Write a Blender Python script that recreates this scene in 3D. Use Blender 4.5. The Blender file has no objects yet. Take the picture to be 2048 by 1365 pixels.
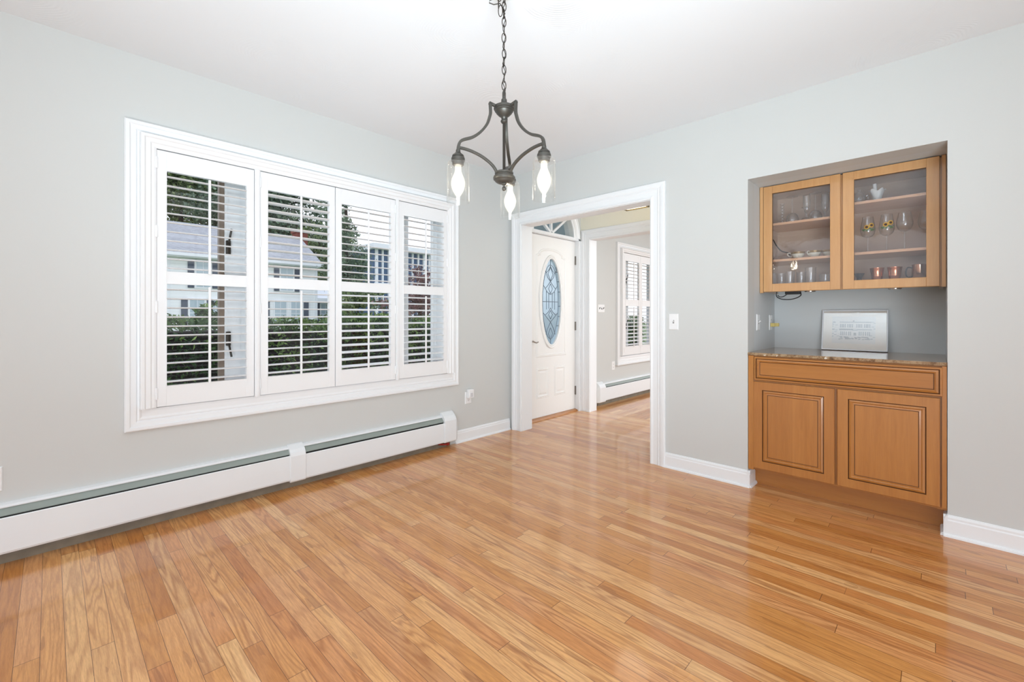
import bpy, math, random
from mathutils import Vector, Matrix, noise as mnoise

S = bpy.context.scene
COL = S.collection
PI = math.pi
R = math.radians

# ------------------------------------------------------------------ camera
cd = bpy.data.cameras.new('camera')
cam = bpy.data.objects.new('camera', cd)
COL.objects.link(cam)
cam.location = (-3.297, -3.180, 1.1654)
cam.rotation_euler = (R(90), 0, 0.764914 - PI / 2)
cd.sensor_fit = 'HORIZONTAL'
cd.sensor_width = 36.0
cd.lens = 36.0 * 887.33 / 2048
cd.shift_y = -(682.5 - 632.1) / 2048
cd.clip_start = 0.02
cd.clip_end = 400
S.camera = cam

# ------------------------------------------------------------------ world, light, exposure
S.view_settings.view_transform = 'Standard'
S.view_settings.look = 'None'
S.view_settings.exposure = 0.0
S.view_settings.gamma = 1.0
S.view_settings.use_curve_mapping = False
S.cycles.transparent_max_bounces = 32      # stacked panes and glassware
W = bpy.data.worlds.new('overcast_sky')
S.world = W
W.use_nodes = True
wn = W.node_tree
wn.nodes.clear()
wo = wn.nodes.new('ShaderNodeOutputWorld')
wb = wn.nodes.new('ShaderNodeBackground')
wc = wn.nodes.new('ShaderNodeTexCoord')
ws = wn.nodes.new('ShaderNodeSeparateXYZ')
wr = wn.nodes.new('ShaderNodeValToRGB')
wr.color_ramp.elements[0].position = 0.45
wr.color_ramp.elements[0].color = (0.30, 0.30, 0.28, 1)
wr.color_ramp.elements[1].position = 0.54
wr.color_ramp.elements[1].color = (0.95, 0.965, 1.0, 1)
e2 = wr.color_ramp.elements.new(1.0)
e2.color = (0.80, 0.88, 1.0, 1)
wm = wn.nodes.new('ShaderNodeMapRange')
wm.inputs['From Min'].default_value = -1
wm.inputs['From Max'].default_value = 1
wn.links.new(wc.outputs['Generated'], ws.inputs[0])
wn.links.new(ws.outputs['Z'], wm.inputs['Value'])
wn.links.new(wm.outputs[0], wr.inputs[0])
wn.links.new(wr.outputs[0], wb.inputs[0])
wb.inputs['Strength'].default_value = 1.8
wn.links.new(wb.outputs[0], wo.inputs[0])


def area_light(name, loc, target, size, power, color=(1, 1, 1), spread=180):
    l = bpy.data.lights.new(name, 'AREA')
    l.shape = 'RECTANGLE'
    l.size, l.size_y = size
    l.energy = power
    l.color = color
    l.spread = R(spread)
    o = bpy.data.objects.new(name, l)
    COL.objects.link(o)
    o.location = loc
    o.rotation_euler = (Vector(target) - Vector(loc)).to_track_quat('-Z', 'Y').to_euler()
    return o


area_light('rear_fill_light', (-5.2, -5.2, 1.75), (-0.6, -0.6, 1.45), (3.4, 2.2), 44, (0.93, 0.97, 1.0))  # added fill behind the camera, standing in for daylight
area_light('ceiling_fill_light', (-3.75, -3.75, 0.35), (-1.9, -1.9, 2.6), (2.0, 2.0), 106, (0.77, 0.915, 1.0), 100)  # added low behind the camera, aimed up to brighten the ceiling
area_light('living_room_fill_light', (2.7, -3.2, 1.9), (2.5, 0.0, 1.1), (2.0, 1.6), 52, (0.90, 0.96, 1.0))  # added out of view to brighten the room beyond the foyer
area_light('foyer_fill_light', (0.7, -3.4, 1.7), (0.7, 0.0, 1.3), (0.9, 1.6), 44, (0.97, 0.98, 1.0))  # extra unseen light that lifts the foyer and front door


# ------------------------------------------------------------------ materials
def srgb(r, g, b):
    def f(c):
        c /= 255.0
        return c / 12.92 if c <= 0.04045 else ((c + 0.055) / 1.055) ** 2.4
    return (f(r), f(g), f(b), 1)


class NT:
    """small node-tree helper"""
    def __init__(self, name):
        self.m = bpy.data.materials.new(name)
        self.m.use_nodes = True
        self.t = self.m.node_tree
        self.b = self.t.nodes['Principled BSDF']
        self.o = self.t.nodes['Material Output']

    def n(self, kind, **kw):
        nd = self.t.nodes.new('ShaderNode' + kind)
        for k, v in kw.items():
            setattr(nd, k, v)
        return nd

    def l(self, a, b):
        self.t.links.new(a, b)

    def math(self, op, a, b=None, c=None):
        nd = self.n('Math', operation=op)
        for i, v in enumerate((a, b, c)):
            if v is None:
                continue
            if isinstance(v, (int, float)):
                nd.inputs[i].default_value = v
            else:
                self.l(v, nd.inputs[i])
        return nd.outputs[0]

    def obj_xyz(self):
        tc = self.n('TexCoord')
        s = self.n('SeparateXYZ')
        self.l(tc.outputs['Object'], s.inputs[0])
        return tc.outputs['Object'], s.outputs

    def comb(self, x, y, z):
        c = self.n('CombineXYZ')
        for i, v in enumerate((x, y, z)):
            if isinstance(v, (int, float)):
                c.inputs[i].default_value = v
            else:
                self.l(v, c.inputs[i])
        return c.outputs[0]

    def ramp(self, fac, stops):
        r = self.n('ValToRGB')
        el = r.color_ramp.elements
        el[0].position, el[0].color = stops[0]
        el[1].position, el[1].color = stops[-1]
        for p, c in stops[1:-1]:
            e = el.new(p)
            e.color = c
        self.l(fac, r.inputs[0])
        return r.outputs[0]

    def mix(self, fac, a, b, blend='MIX'):
        m = self.n('Mix', data_type='RGBA', blend_type=blend)
        if isinstance(fac, (int, float)):
            m.inputs[0].default_value = fac
        else:
            self.l(fac, m.inputs[0])
        for i, v in ((6, a), (7, b)):
            if isinstance(v, tuple):
                m.inputs[i].default_value = v
            else:
                self.l(v, m.inputs[i])
        return m.outputs[2]

    def noise(self, vec, scale, detail=2, rough=0.5, dist=0.0):
        nz = self.n('TexNoise')
        nz.inputs['Scale'].default_value = scale
        nz.inputs['Detail'].default_value = detail
        nz.inputs['Roughness'].default_value = rough
        nz.inputs['Distortion'].default_value = dist
        if vec is not None:
            self.l(vec, nz.inputs['Vector'])
        return nz.outputs['Fac']

    def bump(self, h, strength, dist=0.01):
        b = self.n('Bump')
        b.inputs['Strength'].default_value = strength
        b.inputs['Distance'].default_value = dist
        self.l(h, b.inputs['Height'])
        self.l(b.outputs[0], self.b.inputs['Normal'])
        return b

    def set(self, color=None, rough=0.5, metal=0.0, spec=0.5, coat=0.0):
        if color is not None:
            if isinstance(color, tuple):
                self.b.inputs['Base Color'].default_value = color
            else:
                self.l(color, self.b.inputs['Base Color'])
        self.b.inputs['Roughness'].default_value = rough
        self.b.inputs['Metallic'].default_value = metal
        self.b.inputs['Specular IOR Level'].default_value = spec
        self.b.inputs['Coat Weight'].default_value = coat
        self.b.inputs['Coat Roughness'].default_value = 0.12
        return self.m


def plain(name, color, rough=0.5, metal=0.0, spec=0.5, var=0.03, scale=30.0, bump=0.0):
    """a solid colour with a faint procedural unevenness"""
    t = NT(name)
    v, _ = t.obj_xyz()
    f = t.noise(v, scale, 3)
    dark = tuple(c * (1 - var) for c in color[:3]) + (1,)
    c = t.mix(f, dark, color)
    t.set(c, rough, metal, spec)
    if bump:
        t.bump(f, bump, 0.002)
    return t.m


def m_wall(name, col):
    t = NT(name)
    v, _ = t.obj_xyz()
    f = t.noise(v, 2.5, 3)
    c = t.mix(f, tuple(x * 0.985 for x in col[:3]) + (1,), col)
    t.set(c, 0.55, 0, 0.3)
    t.bump(t.noise(v, 220, 2), 0.05, 0.001)
    return t.m


def m_ceiling():
    t = NT('swirled_plaster_ceiling')
    v, o = t.obj_xyz()
    warp = t.n('TexNoise')
    warp.inputs['Scale'].default_value = 3.0
    t.l(v, warp.inputs['Vector'])
    vm = t.n('VectorMath', operation='MULTIPLY_ADD')
    t.l(warp.outputs['Color'], vm.inputs[0])
    vm.inputs[1].default_value = (0.10, 0.10, 0.0)
    t.l(v, vm.inputs[2])
    vo = t.n('TexVoronoi')
    vo.inputs['Scale'].default_value = 1.8
    t.l(vm.outputs[0], vo.inputs['Vector'])
    s = t.math('SINE', t.math('MULTIPLY', vo.outputs['Distance'], 250.0))
    nz = t.noise(v, 5.0, 2)
    vs = t.n('SeparateColor')
    t.l(vo.outputs['Color'], vs.inputs[0])
    h = t.math('MULTIPLY', t.math('MULTIPLY', s, t.math('POWER', vs.outputs[0], 2.0)), t.math('MAXIMUM', t.math('MULTIPLY_ADD', nz, 4.0, -1.7), 0.0))
    t.set((0.79, 0.815, 0.84, 1), 0.7, 0, 0.2)
    t.bump(h, 0.20, 0.003)
    return t.m


def m_floor(name, along_y=True, w=0.0612):
    t = NT(name)
    v, o = t.obj_xyz()
    a = o['X'] if along_y else o['Y']        # across the boards
    b = o['Y'] if along_y else o['X']        # along the boards
    ai = t.math('DIVIDE', t.math('ADD', a, 0.0155), w)
    row = t.math('FLOOR', ai)
    fx = t.math('FRACT', ai)
    wn1 = t.n('TexWhiteNoise', noise_dimensions='1D')
    t.l(row, wn1.inputs['W'])
    wn1b = t.n('TexWhiteNoise', noise_dimensions='1D')
    t.l(t.math('ADD', row, 77.3), wn1b.inputs['W'])
    ln = t.math('MULTIPLY_ADD', wn1b.outputs['Value'], 0.9, 0.8)       # board length differs by row
    bi = t.math('DIVIDE', t.math('MULTIPLY_ADD', wn1.outputs['Value'], 5.0, b), ln)
    brd = t.math('FLOOR', bi)
    fy = t.math('FRACT', bi)
    wn2 = t.n('TexWhiteNoise', noise_dimensions='2D')
    t.l(t.comb(row, brd, 0.0), wn2.inputs['Vector'])
    rnd = wn2.outputs['Value']
    rs = t.n('SeparateColor')
    t.l(wn2.outputs['Color'], rs.inputs[0])
    # grain: long thin noise, shifted per board
    sh = t.math('MULTIPLY', rnd, 37.0)
    gv = t.comb(t.math('MULTIPLY', a, 1.0), t.math('MULTIPLY', b, 0.055), sh)
    fine = t.math('ADD', t.math('MULTIPLY', t.noise(gv, 150.0, 4, 0.6), 0.55), t.math('MULTIPLY', t.noise(gv, 520.0, 3, 0.6), 0.45))
    gv2 = t.comb(t.math('MULTIPLY_ADD', a, 1.0, sh), t.math('MULTIPLY', b, 0.065), sh)
    warp = t.noise(gv2, 11.0, 2, 0.5)
    rings = t.math('SINE', t.math('MULTIPLY_ADD', warp, 95.0, t.math('MULTIPLY', fx, 4.0)))
    rings = t.math('POWER', t.math('MULTIPLY_ADD', rings, 0.5, 0.5), 2.2)
    base = t.ramp(rnd, [(0.0, srgb(202, 136, 72)), (0.2, srgb(218, 156, 88)), (0.45, srgb(228, 168, 105)),
                        (0.7, srgb(236, 180, 119)), (0.9, srgb(244, 198, 142)), (1.0, srgb(190, 121, 63))])
    # some boards are redder
    base = t.mix(t.math('MULTIPLY', t.math('GREATER_THAN', rs.outputs[1], 0.72), 0.45), base, srgb(214, 142, 90))
    c = t.mix(t.math('MULTIPLY', rings, t.math('MULTIPLY_ADD', rs.outputs[2], 0.40, 0.16)), base, srgb(160, 92, 40))
    c = t.mix(t.math('MULTIPLY', t.math('SUBTRACT', fine, 0.40), 1.6), c, srgb(140, 80, 36))
    streak = t.noise(t.comb(a, t.math('MULTIPLY', b, 0.12), sh), 26.0, 2)
    c = t.mix(t.math('MULTIPLY', t.math('GREATER_THAN', streak, 0.66), 0.30), c, srgb(122, 68, 40))
    gap = t.math('MAXIMUM', t.math('GREATER_THAN', t.math('ABSOLUTE', t.math('SUBTRACT', fx, 0.5)), 0.487),
                 t.math('LESS_THAN', t.math('MULTIPLY', fy, ln), 0.0022))
    gn = t.math('GREATER_THAN', t.noise(v, 3.0, 2), 0.40)
    c = t.mix(t.math('MULTIPLY', gap, t.math('MULTIPLY_ADD', gn, 0.30, 0.52)), c, srgb(84, 50, 26))
    c = t.mix(1.0, c, (0.97, 0.915, 0.83, 1), 'MULTIPLY')
    t.set(c, 0.30, 0, 0.25, 0.70)
    t.b.inputs['Coat Roughness'].default_value = 0.085
    t.l(t.math('MULTIPLY_ADD', t.noise(v, 4.0, 2), 0.12, 0.24), t.b.inputs['Roughness'])
    h = t.math('SUBTRACT', t.math('MULTIPLY', fine, 0.25), gap)
    t.bump(t.math('ADD', h, t.math('MULTIPLY', rs.outputs[2], 0.5)), 0.10, 0.0012)
    return t.m


def m_maple(name, axis='Z', base=(188, 124, 54), dark=(154, 94, 38)):
    t = NT(name)
    v, o = t.obj_xyz()
    sc = {'Z': (1, 1, 0.08), 'Y': (1, 0.08, 1)}[axis]
    mp = t.n('Mapping')
    mp.inputs['Scale'].default_value = sc
    t.l(v, mp.inputs['Vector'])
    g = t.noise(mp.outputs[0], 75.0, 4, 0.6, 0.6)
    bl = t.noise(mp.outputs[0], 16.0, 3, 0.6)
    st = t.n('TexWhiteNoise', noise_dimensions='1D')         # glued staves of slightly different tone
    t.l(t.math('FLOOR', t.math('MULTIPLY', o['Y' if axis == 'Z' else 'Z'], 9.0)), st.inputs['W'])
    c = t.mix(g, srgb(*dark), srgb(*base))
    c = t.mix(t.math('MULTIPLY', t.math('SUBTRACT', bl, 0.3), 0.85), c, srgb(min(255, base[0] + 14), base[1] + 18, base[2] + 20))
    c = t.mix(t.math('MULTIPLY', st.outputs['Value'], 0.38), c, srgb(*dark))
    t.set(c, 0.32, 0, 0.45, 0.5)
    t.bump(g, 0.03, 0.001)
    return t.m


def m_granite():
    t = NT('brown_granite')
    v, _ = t.obj_xyz()
    n1 = t.noise(v, 34.0, 5, 0.7)
    c = t.ramp(n1, [(0.30, srgb(84, 62, 46)), (0.45, srgb(140, 110, 82)), (0.58, srgb(180, 152, 120)), (0.72, srgb(112, 86, 66))])
    fl = t.math('GREATER_THAN', t.noise(v, 24.0, 3, 0.6), 0.66)
    c = t.mix(fl, c, srgb(222, 214, 202))
    t.set(c, 0.06, 0, 0.75)
    return t.m


def m_glass(name, tint=(1, 1, 1, 1), base=0.03, edge=0.55, power=3.0, rough=0.02, bump=0.0, bscale=40.0, veil=0.0, milk=0.0):
    """clear thin glass: light passes straight, reflections grow at grazing angles"""
    t = NT(name)
    t.t.nodes.remove(t.b)
    tr = t.n('BsdfTransparent')
    tr.inputs[0].default_value = tint
    gl = t.n('BsdfGlossy')
    gl.inputs['Roughness'].default_value = rough
    lw = t.n('LayerWeight')
    lw.inputs['Blend'].default_value = 0.5
    f = t.math('MULTIPLY_ADD', t.math('POWER', lw.outputs['Facing'], power), edge, base)
    mx = t.n('MixShader')
    t.l(f, mx.inputs[0])
    t.l(tr.outputs[0], mx.inputs[1])
    t.l(gl.outputs[0], mx.inputs[2])
    out = mx.outputs[0]
    if bump:
        v, _ = t.obj_xyz()
        b = t.n('Bump')
        b.inputs['Strength'].default_value = bump
        b.inputs['Distance'].default_value = 0.01
        t.l(t.noise(v, bscale, 2), b.inputs['Height'])
        t.l(b.outputs[0], gl.inputs['Normal'])
    if veil:  # grey veil of reflections, put in as a pale diffuse layer
        df = t.n('BsdfDiffuse')
        df.inputs[0].default_value = (0.8, 0.82, 0.85, 1)
        m2 = t.n('MixShader')
        m2.inputs[0].default_value = veil
        t.l(out, m2.inputs[1])
        t.l(df.outputs[0], m2.inputs[2])
        out = m2.outputs[0]
    if milk:
        tl = t.n('BsdfTranslucent')
        tl.inputs[0].default_value = (0.95, 0.96, 0.96, 1)
        df = t.n('BsdfDiffuse')
        df.inputs[0].default_value = (0.95, 0.96, 0.96, 1)
        hm = t.n('MixShader')
        t.l(tl.outputs[0], hm.inputs[1])
        t.l(df.outputs[0], hm.inputs[2])
        m2 = t.n('MixShader')
        t.l(t.math('MULTIPLY_ADD', t.math('POWER', lw.outputs['Facing'], 4.0), milk * 9, milk), m2.inputs[0])
        t.l(out, m2.inputs[1])
        t.l(hm.outputs[0], m2.inputs[2])
        out = m2.outputs[0]
    t.l(out, t.o.inputs[0])
    return t.m


def m_emit(name, col, strength):
    t = NT(name)
    t.b.inputs['Base Color'].default_value = (0.9, 0.9, 0.9, 1)
    t.b.inputs['Emission Color'].default_value = col
    t.b.inputs['Emission Strength'].default_value = strength
    return t.m


def m_leaf(name, c1, c2, c3, scale=1.2):
    t = NT(name)
    v, _ = t.obj_xyz()
    f = t.noise(v, scale, 4, 0.7)
    wn_ = t.n('TexWhiteNoise', noise_dimensions='3D')
    vf = t.n('VectorMath', operation='SNAP')
    vf.inputs[1].default_value = (0.21, 0.21, 0.21)
    t.l(v, vf.inputs[0])
    t.l(vf.outputs[0], wn_.inputs['Vector'])
    g = t.math('MULTIPLY_ADD', wn_.outputs['Value'], 0.4, t.math('MULTIPLY', f, 0.65))
    c = t.ramp(g, [(0.25, srgb(*c1)), (0.52, srgb(*c2)), (0.8, srgb(*c3))])
    t.set(c, 0.6, 0, 0.2)
    return t.m


def m_siding(name, col, pitch, shade=0.80):
    t = NT(name)
    v, o = t.obj_xyz()
    f = t.math('FRACT', t.math('DIVIDE', o['Z'], pitch))
    line = t.math('LESS_THAN', f, 0.12)
    c = t.mix(line, col, tuple(x * shade for x in col[:3]) + (1,))
    t.set(c, 0.6, 0, 0.2)
    t.bump(f, 0.35, 0.02)
    return t.m


def m_shingle(name, c1, c2):
    t = NT(name)
    v, _ = t.obj_xyz()
    br = t.n('TexBrick')
    br.inputs['Scale'].default_value = 3.0
    br.inputs['Color1'].default_value = srgb(*c1)
    br.inputs['Color2'].default_value = srgb(*c2)
    br.inputs['Mortar'].default_value = srgb(*[int(x * 0.8) for x in c1])
    br.inputs['Mortar Size'].default_value = 0.01
    t.l(v, br.inputs['Vector'])
    t.set(br.outputs[0], 0.85, 0, 0.1)
    return t.m


M = {}
M['wall'] = m_wall('light_grey_wall_paint', (0.612, 0.622, 0.610, 1))
M['niche'] = m_wall('grey_niche_paint', (0.63, 0.655, 0.665, 1))
M['cream'] = m_wall('cream_wall_paint', (0.86, 0.825, 0.70, 1))
M['ceiling'] = m_ceiling()
M['floor'] = m_floor('oak_strip_floor', True)
M['floor_x'] = m_floor('oak_strip_floor_crosswise', False)
M['trim'] = plain('white_trim_paint', (0.835, 0.85, 0.865, 1), 0.32, var=0.015, scale=6)
M['shutter'] = plain('white_shutter_paint', (0.835, 0.84, 0.85, 1), 0.35, var=0.015, scale=6)
M['door'] = plain('white_door_paint', (0.83, 0.82, 0.80, 1), 0.4, var=0.02, scale=5)
M['heater'] = plain('white_heater_enamel', (0.815, 0.84, 0.86, 1), 0.3, var=0.02, scale=8)
M['heater_in'] = plain('grey_green_heater_damper', srgb(150, 160, 154), 0.4, var=0.15, scale=5)
M['heater_dark'] = plain('black_gap_shade', (0.012, 0.012, 0.012, 1), 0.6)  # shade inside the open heater gap, put in as black
M['heater_base'] = plain('stained_grey_heater_base', srgb(150, 138, 120), 0.7, var=0.5, scale=14)
M['maple'] = m_maple('honey_maple', 'Z')
M['maple_h'] = m_maple('honey_maple_crosswise', 'Y')
M['maple_up'] = m_maple('light_honey_maple', 'Z', (212, 164, 111), (190, 138, 86))
M['maple_pale'] = m_maple('pale_maple_shelf', 'Y', (222, 176, 138), (205, 155, 115))
M['maple_in'] = m_maple('greyed_maple_interior', 'Y', (216, 190, 166), (192, 166, 144))
M['glaze'] = plain('dark_brown_glaze', srgb(96, 58, 28), 0.5)
M['granite'] = m_granite()
M['bronze'] = plain('dark_brushed_bronze', srgb(86, 83, 78), 0.42, 0.6, 0.4, var=0.25, scale=60)
M['bronze_dark'] = plain('oil_rubbed_bronze', srgb(58, 52, 46), 0.4, 0.6, var=0.2)
M['nickel'] = plain('satin_nickel', srgb(150, 146, 140), 0.3, 0.9, var=0.1)
M['brass'] = plain('aged_brass', srgb(120, 104, 70), 0.35, 0.85, var=0.15)
M['shade_glass'] = m_glass('clear_shade_glass', (0.99, 0.99, 0.985, 1), 0.035, 0.5, 2.8, milk=0.0036)
M['window_glass'] = m_glass('window_pane_glass', (0.95, 0.955, 0.97, 1), 0.03, 0.35, 4.0)
M['cabinet_glass'] = m_glass('seeded_cabinet_glass', (0.95, 0.95, 0.96, 1), 0.035, 0.30, 3.5, 0.03, 0.03, 30.0, veil=0.012)
M['picture_glass'] = m_glass('picture_glass', (1, 1, 1, 1), 0.20, 0.5, 3.0, 0.01)
M['stemware'] = m_glass('clear_stemware_glass', (0.985, 0.99, 0.99, 1), 0.08, 0.75, 2.4, milk=0.03)
M['filament'] = m_emit('glowing_filament', (1.0, 0.90, 0.72, 1), 125.0)
_b = NT('glowing_bulb_glass')
_b.t.nodes.remove(_b.b)
_t1 = _b.n('BsdfTransparent')
_t1.inputs[0].default_value = (1, 0.99, 0.96, 1)
_e1 = _b.n('Emission')
_e1.inputs[0].default_value = (1.0, 0.95, 0.84, 1)
_e1.inputs[1].default_value = 1.6
_x1 = _b.n('MixShader')
_x1.inputs[0].default_value = 0.42
_b.l(_t1.outputs[0], _x1.inputs[1])
_b.l(_e1.outputs[0], _x1.inputs[2])
_b.l(_x1.outputs[0], _b.o.inputs[0])
M['bulb'] = _b.m
M['lamp_panel'] = m_emit('lit_lamp_glass', (1.0, 0.93, 0.74, 1), 3.2)
M['plastic'] = plain('white_plastic', (0.84, 0.845, 0.85, 1), 0.3, var=0.01)
M['slot'] = plain('dark_slot', (0.03, 0.03, 0.03, 1), 0.5)
M['slot_grey'] = plain('shaded_grey_slot', (0.30, 0.30, 0.30, 1), 0.5)
M['black'] = plain('black_plastic', (0.012, 0.012, 0.014, 1), 0.45)
M['yellow'] = plain('yellowed_plastic', srgb(208, 186, 112), 0.45)
M['silver'] = plain('silver_picture_frame', srgb(232, 235, 242), 0.3, 0.1, var=0.04)
M['paper'] = plain('cream_mat_board', srgb(246, 246, 242), 0.8, var=0.01)
M['print'] = plain('pale_print_paper', srgb(236, 242, 244), 0.8, var=0.03)
M['ink'] = plain('pale_blue_grey_ink', srgb(172, 188, 198), 0.8, var=0.12, scale=120)
M['china'] = plain('cream_china', srgb(226, 222, 206), 0.2, var=0.02)
M['gilt'] = plain('gilt_floral_band', srgb(170, 138, 84), 0.35, 0.3, var=0.5, scale=220)
M['white_ceramic'] = plain('crackled_white_ceramic', srgb(222, 224, 220), 0.35, var=0.08, scale=160)
M['copper'] = plain('polished_copper', srgb(214, 148, 118), 0.22, 0.9, var=0.12, scale=9)
M['steel'] = plain('polished_steel', srgb(176, 168, 160), 0.18, 0.95, var=0.12)
M['dark_metal'] = plain('dark_pewter', srgb(66, 70, 76), 0.35, 0.6)
M['petal'] = plain('sunflower_yellow', srgb(238, 186, 52), 0.6)
M['seed'] = plain('sunflower_brown', srgb(84, 50, 30), 0.7)
M['leafpaint'] = plain('painted_green', srgb(92, 130, 84), 0.6)
M['caming'] = plain('grey_lead_caming', srgb(112, 122, 132), 0.35, 0.6)
M['taupe'] = plain('taupe_weatherstrip', srgb(138, 122, 108), 0.5, var=0.15)
M['red_cap'] = plain('red_valve_cap', srgb(150, 34, 26), 0.5)
M['siding'] = m_siding('white_clapboard', srgb(246, 249, 253), 0.16, 0.88)
M['roof'] = m_shingle('grey_shingle', (158, 160, 166), (176, 178, 184))
M['brick'] = m_shingle('red_brick', (150, 92, 80), (126, 76, 68))
M['navy'] = plain('slate_shutter', srgb(74, 84, 102), 0.6)
M['pane'] = plain('reflective_house_pane', srgb(176, 194, 206), 0.15, 0.0, 0.8)
M['blue_wall'] = m_siding('slate_blue_siding', srgb(84, 108, 140), 0.2, 0.85)
M['white_ext'] = plain('white_exterior_paint', srgb(236, 240, 246), 0.5, var=0.02)
M['porch_blue'] = m_siding('pale_blue_boards', srgb(206, 224, 250), 0.09, 0.8)
M['lawn'] = m_leaf('lawn_grass', (88, 104, 70), (118, 134, 92), (148, 162, 116), 6.0)
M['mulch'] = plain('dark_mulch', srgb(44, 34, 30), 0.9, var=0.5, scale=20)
M['leaf_a'] = m_leaf('green_leaves', (46, 62, 40), (96, 116, 70), (160, 174, 118), 0.5)
M['leaf_b'] = m_leaf('blue_green_needles', (46, 64, 54), (92, 116, 94), (150, 166, 138), 0.6)
M['leaf_h'] = m_leaf('hedge_leaves', (30, 48, 32), (70, 100, 54), (146, 170, 96), 2.0)
M['leaf_r'] = m_leaf('maple_red_leaves', (84, 62, 62), (128, 96, 94), (164, 136, 128), 2.0)
M['bark'] = plain('grey_brown_bark', srgb(74, 62, 54), 0.9, var=0.4, scale=8)
M['door_glass'] = None

dg = NT('textured_bevelled_glass')
dg.t.nodes.remove(dg.b)
_tr = dg.n('BsdfTransparent')
_tr.inputs[0].default_value = (0.80, 0.90, 0.98, 1)
_tl = dg.n('BsdfTranslucent')
_tl.inputs[0].default_value = (0.80, 0.92, 1.0, 1)
_gl = dg.n('BsdfGlossy')
_gl.inputs['Roughness'].default_value = 0.12
_v, _ = dg.obj_xyz()
_bp = dg.n('Bump')
_bp.inputs['Strength'].default_value = 0.4
_bp.inputs['Distance'].default_value = 0.004
dg.l(dg.noise(_v, 90, 2), _bp.inputs['Height'])
dg.l(_bp.outputs[0], _gl.inputs['Normal'])
_m1 = dg.n('MixShader')
_m1.inputs[0].default_value = 0.55
dg.l(_tr.outputs[0], _m1.inputs[1])
dg.l(_tl.outputs[0], _m1.inputs[2])
_m2 = dg.n('MixShader')
_m2.inputs[0].default_value = 0.16
dg.l(_m1.outputs[0], _m2.inputs[1])
dg.l(_gl.outputs[0], _m2.inputs[2])
dg.l(_m2.outputs[0], dg.o.inputs[0])
M['door_glass'] = dg.m

# ------------------------------------------------------------------ building helpers
WORLD = {}     # object name -> world position of its origin


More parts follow.
